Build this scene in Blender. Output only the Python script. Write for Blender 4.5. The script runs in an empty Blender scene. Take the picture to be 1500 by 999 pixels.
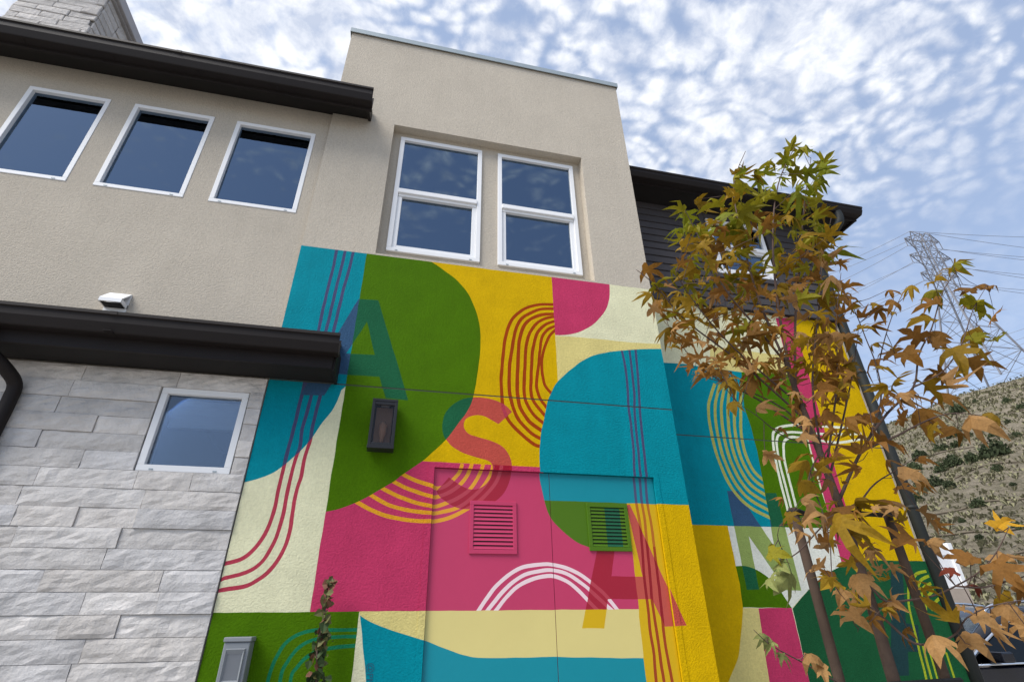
import bpy, bmesh, math, random
import numpy as np
from mathutils import Vector, Matrix, noise
from mathutils.geometry import delaunay_2d_cdt, tessellate_polygon
R_ = math.radians
rng = random.Random(11)
SC = bpy.context.scene
COL = SC.collection

# ------------------------------------------------------------------ camera
YAW, PITCH, ROLL, FPX = 0.22991, 0.50517, -0.01396, 745.98
IMW, IMH = 1500.0, 999.0
EYE = Vector((0.0, -3.7, 1.45))
def _basis():
    cy, sy, cp, sp = math.cos(YAW), math.sin(YAW), math.cos(PITCH), math.sin(PITCH)
    f = Vector((sy*cp, cy*cp, sp)); r = Vector((cy, -sy, 0)); u = r.cross(f)
    c, s = math.cos(ROLL), math.sin(ROLL)
    return c*r + s*u, -s*r + c*u, f
CR, CU, CF = _basis()
cam_d = bpy.data.cameras.new('camera'); cam = bpy.data.objects.new('camera', cam_d); COL.objects.link(cam)
cam_d.sensor_width = 36.0; cam_d.lens = FPX/IMW*36.0; cam_d.clip_start = 0.05; cam_d.clip_end = 3000
m3 = Matrix((CR, CU, -CF)).transposed()
cam.matrix_world = Matrix.Translation(EYE) @ m3.to_4x4()
SC.camera = cam
def ray(px, py): return CF*FPX + CR*(px-IMW/2) - CU*(py-IMH/2)
def onY(px, py, y):
    d = ray(px, py); return EYE + d*((y-EYE.y)/d.y)
def onZ(px, py, z):
    d = ray(px, py); return EYE + d*((z-EYE.z)/d.z)

# ------------------------------------------------------------------ light
SUN_EL, SUN_AZ = R_(50), R_(246)       # azimuth from +Y, clockwise
SUN_STRENGTH, SUN_ANGLE, SKY_STRENGTH, EXPOSURE = 3.1, R_(38), 0.105, 0.76
wd = bpy.data.worlds.new('World'); SC.world = wd; wd.use_nodes = True
nt = wd.node_tree; nt.nodes.clear()
def N(t, **kw):
    n = nt.nodes.new(t)
    for k, v in kw.items(): setattr(n, k, v)
    return n
L = nt.links.new
sky = N('ShaderNodeTexSky', sky_type='NISHITA', sun_disc=False, sun_elevation=SUN_EL, sun_rotation=SUN_AZ, air_density=1.0, dust_density=1.2, ozone_density=1.2, altitude=200)
bg = N('ShaderNodeBackground'); bg.inputs[1].default_value = SKY_STRENGTH
out = N('ShaderNodeOutputWorld')
tc = N('ShaderNodeTexCoord'); sep = N('ShaderNodeSeparateXYZ'); L(tc.outputs['Generated'], sep.inputs[0])
def M(op, a, b=None, c=None, clamp=False):
    n = N('ShaderNodeMath', operation=op, use_clamp=clamp)
    for i, v in enumerate((a, b, c)):
        if v is None: continue
        if isinstance(v, (int, float)): n.inputs[i].default_value = v
        else: L(v, n.inputs[i])
    return n.outputs[0]
zc = M('MAXIMUM', sep.outputs[2], 0.0); zz = M('ADD', zc, 0.22)
cu = M('DIVIDE', sep.outputs[0], zz); cv = M('DIVIDE', sep.outputs[1], zz)
comb = N('ShaderNodeCombineXYZ'); L(cu, comb.inputs[0]); L(cv, comb.inputs[1])
def noise_node(scale, detail, rough, off, dist=0.0, squash=(1, 1, 1), rot=0.0):
    mp = N('ShaderNodeMapping'); L(comb.outputs[0], mp.inputs[0])
    mp.inputs['Location'].default_value = off; mp.inputs['Scale'].default_value = squash; mp.inputs['Rotation'].default_value = (0, 0, rot)
    n = N('ShaderNodeTexNoise'); L(mp.outputs[0], n.inputs['Vector'])
    n.inputs['Scale'].default_value = scale; n.inputs['Detail'].default_value = detail
    n.inputs['Roughness'].default_value = rough; n.inputs['Distortion'].default_value = dist
    return n.outputs[0]
cover = noise_node(2.0, 3.0, 0.5, (5.3, 2.2, 0))
shade = noise_node(15.0, 6.0, 0.62, (9.0, 0.4, 0), 0.3)
fbm = noise_node(25.0, 7.0, 0.62, (3.1, 1.7, 0), 0.2)
warp = N('ShaderNodeTexNoise'); L(comb.outputs[0], warp.inputs['Vector']); warp.inputs['Scale'].default_value = 6.0; warp.inputs['Detail'].default_value = 3
wv = N('ShaderNodeVectorMath', operation='SCALE'); L(warp.outputs['Color'], wv.inputs[0]); wv.inputs['Scale'].default_value = 0.16
wa = N('ShaderNodeVectorMath', operation='ADD'); L(comb.outputs[0], wa.inputs[0]); L(wv.outputs[0], wa.inputs[1])
wm = N('ShaderNodeMapping'); L(wa.outputs[0], wm.inputs[0]); wm.inputs['Rotation'].default_value = (0, 0, 0.6); wm.inputs['Scale'].default_value = (1, 1.35, 1)
vor = N('ShaderNodeTexVoronoi', feature='SMOOTH_F1', voronoi_dimensions='2D'); L(wm.outputs[0], vor.inputs['Vector']); vor.inputs['Scale'].default_value = 25.0; vor.inputs['Smoothness'].default_value = 0.55
a0 = M('MULTIPLY_ADD', vor.outputs['Distance'], -0.95, 0.50)
a1 = M('MULTIPLY_ADD', M('SUBTRACT', fbm, 0.5), 1.15, a0)
a15 = M('MULTIPLY_ADD', M('SUBTRACT', cover, 0.5), 1.7, a1)
a2 = M('MULTIPLY_ADD', sep.outputs[1], 0.42, a15)   # the deck thins out to the south
mr = N('ShaderNodeMapRange', interpolation_type='SMOOTHSTEP'); L(a2, mr.inputs[0])
mr.inputs[1].default_value = -0.28; mr.inputs[2].default_value = 0.52
# thin the deck towards the horizon
hz = N('ShaderNodeMapRange', interpolation_type='SMOOTHSTEP'); L(sep.outputs[2], hz.inputs[0])
hz.inputs[1].default_value = 0.46; hz.inputs[2].default_value = 0.70; hz.inputs[3].default_value = 0.10; hz.inputs[4].default_value = 0.95
cf = M('MULTIPLY', mr.outputs[0], hz.outputs[0])
sh2 = N('ShaderNodeMapRange'); L(shade, sh2.inputs[0]); sh2.inputs[1].default_value = .36; sh2.inputs[2].default_value = .62
ramp = N('ShaderNodeMix', data_type='RGBA'); L(sh2.outputs[0], ramp.inputs[0])
ramp.inputs[6].default_value = (3.5, 3.9, 4.8, 1); ramp.inputs[7].default_value = (6.3, 6.4, 6.6, 1)
veil = N('ShaderNodeMix', data_type='RGBA'); veil.inputs[0].default_value = 0.52; L(sky.outputs[0], veil.inputs[6]); veil.inputs[7].default_value = (3.2, 3.95, 5.5, 1)
mx = N('ShaderNodeMix', data_type='RGBA'); L(cf, mx.inputs[0]); L(veil.outputs[2], mx.inputs[6]); L(ramp.outputs[2], mx.inputs[7])
L(mx.outputs[2], bg.inputs[0]); L(bg.outputs[0], out.inputs[0])
sd = bpy.data.lights.new('sun', 'SUN'); so = bpy.data.objects.new('sun', sd); COL.objects.link(so)
sd.energy = SUN_STRENGTH; sd.angle = SUN_ANGLE; sd.color = (1.0, 0.96, 0.90)
sdir = Vector((math.sin(SUN_AZ)*math.cos(SUN_EL), math.cos(SUN_AZ)*math.cos(SUN_EL), math.sin(SUN_EL)))
so.rotation_euler = sdir.to_track_quat('Z', 'Y').to_euler(); so.location = (-3, -12, 14)
vs = SC.view_settings; vs.view_transform = 'Standard'; vs.look = 'None'; vs.gamma = 1; vs.exposure = EXPOSURE; vs.use_curve_mapping = False
SC.render.engine = 'CYCLES'

# ------------------------------------------------------------------ materials
def lin(c): return tuple((v/255/12.92 if v/255 <= .04045 else ((v/255+.055)/1.055)**2.4) for v in c)
MATS = {}
def mat(name, col, rough=0.8, bump=0.0, bscale=60.0, var=0.10, vscale=3.0, metal=0.0, spec=0.3, detail=4.0, trans=0.0, rnd=0.0, bdist=0.01, streak=0.0, speck=0.0):
    if name in MATS: return MATS[name]
    m = bpy.data.materials.new(name); m.use_nodes = True; t = m.node_tree; b = t.nodes['Principled BSDF']
    b.inputs['Roughness'].default_value = rough; b.inputs['Metallic'].default_value = metal; b.inputs['Specular IOR Level'].default_value = spec
    tcn = t.nodes.new('ShaderNodeTexCoord'); src = tcn.outputs['Object']
    n1 = t.nodes.new('ShaderNodeTexNoise'); n1.inputs['Scale'].default_value = vscale; n1.inputs['Detail'].default_value = 5; n1.inputs['Roughness'].default_value = 0.6
    t.links.new(src, n1.inputs['Vector'])
    mp = t.nodes.new('ShaderNodeMapRange'); t.links.new(n1.outputs[0], mp.inputs[0])
    mp.inputs[1].default_value = 0.25; mp.inputs[2].default_value = 0.75; mp.inputs[3].default_value = 1-var; mp.inputs[4].default_value = 1+var
    val = mp.outputs[0]
    if streak:
        mm = t.nodes.new('ShaderNodeMapping'); mm.inputs['Scale'].default_value = (9, 9, 0.7); t.links.new(src, mm.inputs[0])
        n3 = t.nodes.new('ShaderNodeTexNoise'); n3.inputs['Scale'].default_value = 1.0; n3.inputs['Detail'].default_value = 4; t.links.new(mm.outputs[0], n3.inputs['Vector'])
        m4 = t.nodes.new('ShaderNodeMapRange'); t.links.new(n3.outputs[0], m4.inputs[0]); m4.inputs[1].default_value = .3; m4.inputs[2].default_value = .7; m4.inputs[3].default_value = 1-streak; m4.inputs[4].default_value = 1+streak*.4
        q = t.nodes.new('ShaderNodeMath'); q.operation = 'MULTIPLY'; t.links.new(val, q.inputs[0]); t.links.new(m4.outputs[0], q.inputs[1]); val = q.outputs[0]
    if speck:
        n5 = t.nodes.new('ShaderNodeTexNoise'); n5.inputs['Scale'].default_value = 48; n5.inputs['Detail'].default_value = 3; n5.inputs['Roughness'].default_value = .7; t.links.new(src, n5.inputs['Vector'])
        m5 = t.nodes.new('ShaderNodeMapRange'); t.links.new(n5.outputs[0], m5.inputs[0]); m5.inputs[1].default_value = .3; m5.inputs[2].default_value = .7; m5.inputs[3].default_value = 1-speck; m5.inputs[4].default_value = 1+speck
        q5 = t.nodes.new('ShaderNodeMath'); q5.operation = 'MULTIPLY'; t.links.new(val, q5.inputs[0]); t.links.new(m5.outputs[0], q5.inputs[1]); val = q5.outputs[0]
    if rnd:
        oi = t.nodes.new('ShaderNodeObjectInfo'); m2 = t.nodes.new('ShaderNodeMapRange'); t.links.new(oi.outputs['Random'], m2.inputs[0])
        m2.inputs[3].default_value = 1-rnd; m2.inputs[4].default_value = 1+rnd
        mu = t.nodes.new('ShaderNodeMath'); mu.operation = 'MULTIPLY'; t.links.new(val, mu.inputs[0]); t.links.new(m2.outputs[0], mu.inputs[1]); val = mu.outputs[0]
    hsv = t.nodes.new('ShaderNodeHueSaturation'); hsv.inputs['Color'].default_value = (*col, 1); t.links.new(val, hsv.inputs['Value'])
    t.links.new(hsv.outputs[0], b.inputs['Base Color'])
    if bump:
        n2 = t.nodes.new('ShaderNodeTexNoise'); n2.inputs['Scale'].default_value = bscale; n2.inputs['Detail'].default_value = detail; n2.inputs['Roughness'].default_value = 0.65
        t.links.new(src, n2.inputs['Vector'])
        bp = t.nodes.new('ShaderNodeBump'); bp.inputs['Strength'].default_value = bump; bp.inputs['Distance'].default_value = bdist
        t.links.new(n2.outputs[0], bp.inputs['Height']); t.links.new(bp.outputs[0], b.inputs['Normal'])
    if trans:
        tr = t.nodes.new('ShaderNodeBsdfTranslucent'); t.links.new(hsv.outputs[0], tr.inputs[0])
        ms = t.nodes.new('ShaderNodeMixShader'); ms.inputs[0].default_value = trans
        o = t.nodes['Material Output']; t.links.new(b.outputs[0], ms.inputs[1]); t.links.new(tr.outputs[0], ms.inputs[2]); t.links.new(ms.outputs[0], o.inputs[0])
    MATS[name] = m; return m
def glass_mat(name, tint, refl=1.9, rough=0.01, coat=(.92, .96, 1)):
    if name in MATS: return MATS[name]
    m = bpy.data.materials.new(name); m.use_nodes = True; t = m.node_tree; t.nodes.clear()
    o = t.nodes.new('ShaderNodeOutputMaterial'); ms = t.nodes.new('ShaderNodeMixShader'); fr = t.nodes.new('ShaderNodeFresnel'); fr.inputs[0].default_value = refl
    tp = t.nodes.new('ShaderNodeBsdfTransparent'); tp.inputs[0].default_value = (*tint, 1)
    gl = t.nodes.new('ShaderNodeBsdfGlossy'); gl.inputs['Roughness'].default_value = rough; gl.inputs[0].default_value = (*coat, 1)
    n = t.nodes.new('ShaderNodeTexNoise'); n.inputs['Scale'].default_value = 1.6; tcn = t.nodes.new('ShaderNodeTexCoord'); t.links.new(tcn.outputs['Object'], n.inputs['Vector'])
    bp = t.nodes.new('ShaderNodeBump'); bp.inputs['Strength'].default_value = 0.04; bp.inputs['Distance'].default_value = 0.02; t.links.new(n.outputs[0], bp.inputs['Height']); t.links.new(bp.outputs[0], gl.inputs['Normal'])
    t.links.new(fr.outputs[0], ms.inputs[0]); t.links.new(tp.outputs[0], ms.inputs[1]); t.links.new(gl.outputs[0], ms.inputs[2]); t.links.new(ms.outputs[0], o.inputs[0])
    MATS[name] = m; return m
STUCCO = mat('beige_stucco', (.50, .445, .365), .93, .6, 80, .07, 1.7, streak=.03, bdist=.014, spec=.08, detail=4.0, speck=.09)
DARKTRIM = mat('dark_brown_metal', (.0155, .0120, .0112), .6, .05, 40, .12, 4, spec=.2)
SOFFITM = mat('dark_brown_soffit', (.014, .012, .011), .85, .1, 60, .15, 5)
SIDINGM = mat('charcoal_lap_siding', (.060, .054, .056), .75, .15, 120, .08, 6, rnd=.06)
VINYL = mat('white_vinyl', (.80, .80, .80), .45, .0, 1, .02, 4)
STONE = mat('grey_split_stone', (.60, .57, .54), .9, .75, 21, .20, 6, rnd=.12, detail=9, bdist=.022, spec=.10)
STONE_W = mat('warm_split_stone', (.60, .563, .525), .9, .75, 21, .20, 6, rnd=.12, detail=9, bdist=.022, spec=.10)
STONE_C = mat('cool_split_stone', (.575, .555, .54), .9, .75, 21, .20, 6, rnd=.12, detail=9, bdist=.022, spec=.10)
MORTAR = mat('stone_backing', (.26, .24, .22), .95, .3, 80)
FLASH = mat('galvanised_flashing', (.33, .38, .40), .5, .05, 30, .08, 5, metal=.3)
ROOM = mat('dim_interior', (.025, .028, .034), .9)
SHADE = mat('cellular_shade', (.62, .64, .64), .9)
GLASS = glass_mat('window_glass', (.42, .50, .55), 3.1, coat=(.47, .64, .86))
BARK = mat('young_bark', (.085, .058, .044), .9, .7, 70, .25, 20, bdist=.004)
TWIGM = mat('twig_bark', (.085, .055, .045), .85, .3, 80, .2, 20)
STAKEM = mat('stake_wood', (.062, .041, .029), .9, .6, 50, .22, 14, bdist=.004)
BLACKM = mat('black_rubber', (.015, .015, .015), .7)
BLACKMET = mat('black_metal', (.018, .018, .020), .4, .05, 60)
JOINT = mat('reveal_joint', (.06, .065, .055), .8)

# ------------------------------------------------------------------ mesh helpers
def link(name, me, parent=None, m=None, loc=None):
    o = bpy.data.objects.new(name, me); COL.objects.link(o)
    if parent is not None: o.parent = parent
    if m is not None:
        o.data.materials.clear(); o.data.materials.append(m)
    if loc is not None: o.location = loc
    return o
def from_bm(name, bm, parent=None, m=None, smooth=False, loc=None):
    me = bpy.data.meshes.new(name)
    bmesh.ops.recalc_face_normals(bm, faces=bm.faces)
    bm.to_mesh(me); bm.free()
    if smooth:
        for p in me.polygons: p.use_smooth = True
    return link(name, me, parent, m, loc)
def bm_box(bm, x0, x1, y0, y1, z0, z1, bevel=0.0):
    vs_ = [bm.verts.new(p) for p in ((x0,y0,z0),(x1,y0,z0),(x1,y1,z0),(x0,y1,z0),(x0,y0,z1),(x1,y0,z1),(x1,y1,z1),(x0,y1,z1))]
    fs = [bm.faces.new([vs_[i] for i in f]) for f in ((0,3,2,1),(4,5,6,7),(0,1,5,4),(1,2,6,5),(2,3,7,6),(3,0,4,7))]
    if bevel:
        es = list({e for f in fs for e in f.edges}); bmesh.ops.bevel(bm, geom=es, offset=bevel, segments=2, affect='EDGES', profile=.5)
def box(name, x0, x1, y0, y1, z0, z1, m, parent=None, bevel=0.0):
    bm = bmesh.new(); bm_box(bm, x0, x1, y0, y1, z0, z1, bevel); return from_bm(name, bm, parent, m)
def bm_prism(bm, prof, x0, x1):                    # closed (y,z) profile swept along x
    a = [bm.verts.new((x0, y, z)) for y, z in prof]; b = [bm.verts.new((x1, y, z)) for y, z in prof]
    n = len(prof)
    for i in range(n): bm.faces.new((a[i], a[(i+1) % n], b[(i+1) % n], b[i]))
    bm.faces.new(a[::-1]); bm.faces.new(b)
def prism(name, prof, x0, x1, m, parent=None):
    bm = bmesh.new(); bm_prism(bm, prof, x0, x1); return from_bm(name, bm, parent, m)
def bm_tube(bm, pts, radii, n=8, cap=True):
    pts = [Vector(p) for p in pts]
    if isinstance(radii, (int, float)): radii = [radii]*len(pts)
    rings = []; t0 = None; u = None
    for i, p in enumerate(pts):
        t = (pts[min(i+1, len(pts)-1)] - pts[max(i-1, 0)]).normalized()
        if u is None: u = t.orthogonal().normalized()
        else: u = (u - t*u.dot(t)).normalized()
        v = t.cross(u)
        rings.append([bm.verts.new(p + (u*math.cos(2*math.pi*k/n) + v*math.sin(2*math.pi*k/n))*radii[i]) for k in range(n)])
    for a, b in zip(rings, rings[1:]):
        for k in range(n): bm.faces.new((a[k], a[(k+1) % n], b[(k+1) % n], b[k]))
    if cap: bm.faces.new(rings[0][::-1]); bm.faces.new(rings[-1])
def tube(name, pts, radii, m, parent=None, n=8):
    bm = bmesh.new(); bm_tube(bm, pts, radii, n); return from_bm(name, bm, parent, m, smooth=True)
def catmull(P, k=5):
    P = [Vector(p) for p in P]; out_ = []
    for i in range(len(P)-1):
        p0, p1, p2, p3 = P[max(i-1, 0)], P[i], P[i+1], P[min(i+2, len(P)-1)]
        for s in range(k):
            t = s/k; out_.append(.5*((2*p1) + (p2-p0)*t + (2*p0-5*p1+4*p2-p3)*t*t + (3*p1-p0-3*p2+p3)*t**3))
    out_.append(P[-1]); return out_
def empty(name, loc=(0, 0, 0), parent=None):
    o = bpy.data.objects.new(name, None); COL.objects.link(o); o.location = loc; o.empty_display_size = .1
    if parent is not None: o.parent = parent
    return o
def tag(o, label, cat, group=None, kind=None):
    o['label'] = label; o['category'] = cat
    if group: o['group'] = group
    if kind: o['kind'] = kind
    return o
def structure(o): o['kind'] = 'structure'; return o
def wall_panel(name, x0, x1, z0, z1, y0, y1, holes, m, parent):
    xs = sorted({x0, x1, *[h[0] for h in holes], *[h[1] for h in holes]}); zs = sorted({z0, z1, *[h[2] for h in holes], *[h[3] for h in holes]})
    def hole(i, j):
        if i < 0 or j < 0 or i >= len(xs)-1 or j >= len(zs)-1: return True
        cx, cz = (xs[i]+xs[i+1])/2, (zs[j]+zs[j+1])/2
        return any(h[0] < cx < h[1] and h[2] < cz < h[3] for h in holes)
    bm = bmesh.new(); V = {}
    def v(x, y, z):
        k = (round(x, 5), round(y, 5), round(z, 5))
        if k not in V: V[k] = bm.verts.new((x, y, z))
        return V[k]
    for i in range(len(xs)-1):
        for j in range(len(zs)-1):
            if hole(i, j): continue
            a, b, c, d = xs[i], xs[i+1], zs[j], zs[j+1]
            bm.faces.new((v(a,y0,c), v(b,y0,c), v(b,y0,d), v(a,y0,d))); bm.faces.new((v(a,y1,c), v(a,y1,d), v(b,y1,d), v(b,y1,c)))
            if hole(i-1, j): bm.faces.new((v(a,y0,c), v(a,y0,d), v(a,y1,d), v(a,y1,c)))
            if hole(i+1, j): bm.faces.new((v(b,y0,c), v(b,y1,c), v(b,y1,d), v(b,y0,d)))
            if hole(i, j-1): bm.faces.new((v(a,y0,c), v(a,y1,c), v(b,y1,c), v(b,y0,c)))
            if hole(i, j+1): bm.faces.new((v(a,y0,d), v(b,y0,d), v(b,y1,d), v(a,y1,d)))
    return from_bm(name, bm, parent, m)

# ------------------------------------------------------------------ ground and far setting
GROUND = mat('concrete_paving', (.30, .285, .265), .9, .4, 40, .12, .6)
bm = bmesh.new()
ring = [bm.verts.new((900*math.cos(2*math.pi*k/64), 900*math.sin(2*math.pi*k/64), 0)) for k in range(64)]
bm.faces.new(ring); structure(from_bm('ground', bm, None, GROUND))

def hill_z(x, y):
    d = math.hypot(x, y+3.7); az = math.degrees(math.atan2(x, y+3.7))
    s = min(max((d-24)/126, 0), 1)
    ridge = 44 + 2.2*math.sin((az-52)*.22) + .12*(az-55)
    z = ridge*s if d < 150 else ridge - (d-150)*.25
    edge = min(max((az-18)/22, 0), 1)*min(max((128-az)/20, 0), 1)
    z *= edge
    z += (noise.noise(Vector((x*.08, y*.08, 3)))*.9 + noise.noise(Vector((x*.3, y*.3, 7)))*.3)*min(s*6, 1)*edge
    return z - .05
HILLM = bpy.data.materials.new('dry_hillside'); HILLM.use_nodes = True
t = HILLM.node_tree; b = t.nodes['Principled BSDF']; b.inputs['Roughness'].default_value = .95; b.inputs['Specular IOR Level'].default_value = .1
tcn = t.nodes.new('ShaderNodeTexCoord')
def hn(scale, det, c0, c1, p0, p1):
    n = t.nodes.new('ShaderNodeTexNoise'); n.inputs['Scale'].default_value = scale; n.inputs['Detail'].default_value = det; n.inputs['Roughness'].default_value = .7
    t.links.new(tcn.outputs['Object'], n.inputs['Vector']); r = t.nodes.new('ShaderNodeValToRGB'); t.links.new(n.outputs[0], r.inputs[0])
    r.color_ramp.elements[0].position = p0; r.color_ramp.elements[1].position = p1; r.color_ramp.elements[0].color = (*c0, 1); r.color_ramp.elements[1].color = (*c1, 1); return r.outputs[0], n.outputs[0]
c1, _ = hn(2.4, 9, (.105, .092, .060), (.44, .375, .29), .38, .70)
c2, _ = hn(.35, 7, (.095, .095, .055), (.35, .30, .23), .40, .62)
mxh = t.nodes.new('ShaderNodeMix'); mxh.data_type = 'RGBA'; mxh.inputs[0].default_value = .45; t.links.new(c1, mxh.inputs[6]); t.links.new(c2, mxh.inputs[7]); t.links.new(mxh.outputs[2], b.inputs['Base Color'])
_, hv = hn(3.0, 8, (0, 0, 0), (1, 1, 1), 0, 1)
bp = t.nodes.new('ShaderNodeBump'); bp.inputs['Strength'].default_value = 1; bp.inputs['Distance'].default_value = .6; t.links.new(hv, bp.inputs['Height']); t.links.new(bp.outputs[0], b.inputs['Normal'])
bm = bmesh.new(); rows = []
azs = [18 + 110*i/220 for i in range(221)]; ds = [23 + (260-23)*(j/110)**1.25 for j in range(111)]
for dd in ds:
    r = []
    for a in azs:
        x, y = dd*math.sin(R_(a)), dd*math.cos(R_(a)) - 3.7; r.append(bm.verts.new((x, y, hill_z(x, y))))
    rows.append(r)
for j in range(len(ds)-1):
    for i in range(len(azs)-1): bm.faces.new((rows[j][i], rows[j][i+1], rows[j+1][i+1], rows[j+1][i]))
structure(from_bm('hill', bm, None, HILLM, smooth=True))
def on_hill(px, py):
    d = ray(px, py).normalized(); s = 20.0
    while s < 400:
        p = EYE + d*s
        if p.z < hill_z(p.x, p.y): return Vector((p.x, p.y, hill_z(p.x, p.y)))
        s += .25
    return None
def foliage_mesh(name, n, sx, sy, sz, leaf, seed, hollow=.3):
    r = random.Random(seed); bm = bmesh.new()
    for _ in range(n):
        while True:
            p = Vector((r.uniform(-1, 1), r.uniform(-1, 1), r.uniform(0, 1)))
            if hollow < p.length < 1*(.75+.25*noise.noise(p*2.3+Vector((seed, 0, 0)))+.15): break
        p = Vector((p.x*sx, p.y*sy, p.z*sz)); q = Vector((r.gauss(0, 1), r.gauss(0, 1), r.gauss(0, 1))).normalized(); u = q.orthogonal().normalized(); w = q.cross(u); s = leaf*r.uniform(.6, 1.3)
        bm.faces.new([bm.verts.new(p+u*s), bm.verts.new(p+w*s*.55), bm.verts.new(p-u*s), bm.verts.new(p-w*s*.55)])
    me = bpy.data.meshes.new(name); bm.to_mesh(me); bm.free(); return me
SHRUBM = mat('dark_chaparral', (.045, .060, .026), .9, 0, 1, .35, 1.2, trans=.15, rnd=.25)
shrub_meshes = [foliage_mesh('shrub_foliage', 650, 1, 1, .9, .13, s) for s in (1, 2, 3)]
for me in shrub_meshes: me.materials.append(SHRUBM)
shr = [(1460,668,46,'widest dark green shrub high on the dry hillside'),(1425,677,24,None),(1398,682,30,None),(1372,712,30,None),(1392,715,20,None),(1352,715,26,None),(1436,742,26,None),(1405,604,26,None),(1475,590,14,None),(1500,600,20,None),(1490,640,16,None),(1455,640,14,None),(1380,660,24,None),(1402,655,20,None),(1340,690,26,None),(1492,775,20,None),(1436,790,14,None),(1350,672,26,None),(1420,640,14,None),(1398,640,22,None),(1462,690,20,None),(1478,620,12,None),(1446,610,10,None),(1430,590,10,None),(1345,735,22,None),(1485,712,12,None),(1410,765,12,None),(1380,690,22,None)]
for i, (px, py, w, lab) in enumerate(shr):
    p = on_hill(px, py)
    if p is None: continue
    depth = (p-EYE).dot(CF); s = w/FPX*depth*.46
    root = empty('hillside_shrub', p - Vector((0, 0, .15*s))); fo = link('foliage', shrub_meshes[i % 3], root); fo.scale = (s, s, s*rng.uniform(1.3, 1.7)); fo.rotation_euler = (0, 0, rng.uniform(0, 6)); fo['kind'] = 'stuff'
    st = tube('stem', [(0, 0, -.4*s), (0, 0, .3*s), (.12*s, .05*s, .6*s)], [.08*s, .06*s, .02*s], TWIGM, root, 5)
    tag(root, lab or 'small rounded dark green shrub on the dry hillside', 'shrub', 'shrubs scattered on the hillside')
# scattered dry tufts on the slope: nobody could count them
bm = bmesh.new(); r2 = random.Random(5)
for _ in range(12000):
    dd = 26 + 124*r2.random()**1.1; a = R_(r2.uniform(42, 74)); x, y = dd*math.sin(a), dd*math.cos(a)-3.7; z = hill_z(x, y); h = r2.uniform(.08, .26)*(1+dd/120)
    for k in range(4):
        q = r2.uniform(0, 6.28); bm.faces.new([bm.verts.new((x, y, z-.05)), bm.verts.new((x+h*.7*math.cos(q), y+h*.7*math.sin(q), z+h*r2.uniform(.5, 1))), bm.verts.new((x+h*.7*math.cos(q+.8), y+h*.7*math.sin(q+.8), z+h*r2.uniform(.4, .8)))])
o = from_bm('dry_grass', bm, None, mat('dry_tufts', (.175, .165, .095), .95, 0, 1, .4, 2)); o['kind'] = 'stuff'; o['label'] = 'dry olive tufts scattered over the hillside'; o['category'] = 'grass'
WATTLE = mat('straw_wattle', (.115, .095, .07), .95, .5, 20, .2, 2)
for i, (a0, a1, dd) in enumerate([(47,66,31.5),(47,66,35),(47,68,39.5),(48,68,46),(50,68,57),(52,70,72),(52,70,92),(53,70,118)]):
    pts = []
    for k in range(46):
        a = R_(a0+(a1-a0)*k/45); q = dd*(1+.03*noise.noise(Vector((k*.17, dd, 0)))); x, y = q*math.sin(a), q*math.cos(a)-3.7; pts.append((x, y, hill_z(x, y)+.06))
    o = tube('straw_wattle', pts, .04+.0006*dd, WATTLE, None, 6)
    tag(o, 'straw erosion roll laid along the dry hillside contour', 'straw wattle', 'erosion rolls across the hillside')

# transmission tower
STEEL = mat('grey_lattice_steel', (.22, .22, .24), .6, 0, 1, .05, .2, metal=.4)
pyl_d = 150.0; rt = ray(1411, 470); az = math.atan2(rt.x, rt.y)
px0, py0 = pyl_d*math.sin(az), pyl_d*math.cos(az) - 3.7
zb = hill_z(px0, py0) - 1.0; zt = EYE.z + pyl_d*math.tan(R_(30.3))
py_root = empty('transmission_tower', (px0, py0, zb)); py_root.rotation_euler = (0, 0, -az+R_(55)); HT = zt-zb
def half(z):
    f = z/HT
    return 6.2*(1-f/.62) + 1.35*(f/.62) if f < .62 else 1.35
def strut(bm, a, b, w):
    bm_tube(bm, [a, b], w, 4, True)
for sx in (-1, 1):
    for sy in (-1, 1):
        bm = bmesh.new(); strut(bm, (sx*half(0), sy*half(0), 0), (sx*half(.62*HT), sy*half(.62*HT), .62*HT), .22); strut(bm, (sx*1.35, sy*1.35, .62*HT), (sx*1.35, sy*1.35, HT*.985), .17); from_bm('leg', bm, py_root, STEEL)
bm = bmesh.new(); lv = [0, .17, .31, .43, .53, .62, .70, .78, .86, .94, .985]
for f0, f1 in zip(lv, lv[1:]):
    h0, h1, z0, z1 = half(f0*HT), half(f1*HT), f0*HT, f1*HT
    c0 = [(-h0,-h0,z0),(h0,-h0,z0),(h0,h0,z0),(-h0,h0,z0)]; c1_ = [(-h1,-h1,z1),(h1,-h1,z1),(h1,h1,z1),(-h1,h1,z1)]
    for k in range(4):
        strut(bm, c0[k], c1_[(k+1) % 4], .065); strut(bm, c0[(k+1) % 4], c1_[k], .065); strut(bm, c1_[k], c1_[(k+1) % 4], .065)
from_bm('lattice_bracing', bm, py_root, STEEL)
arm_tips = []
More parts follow.
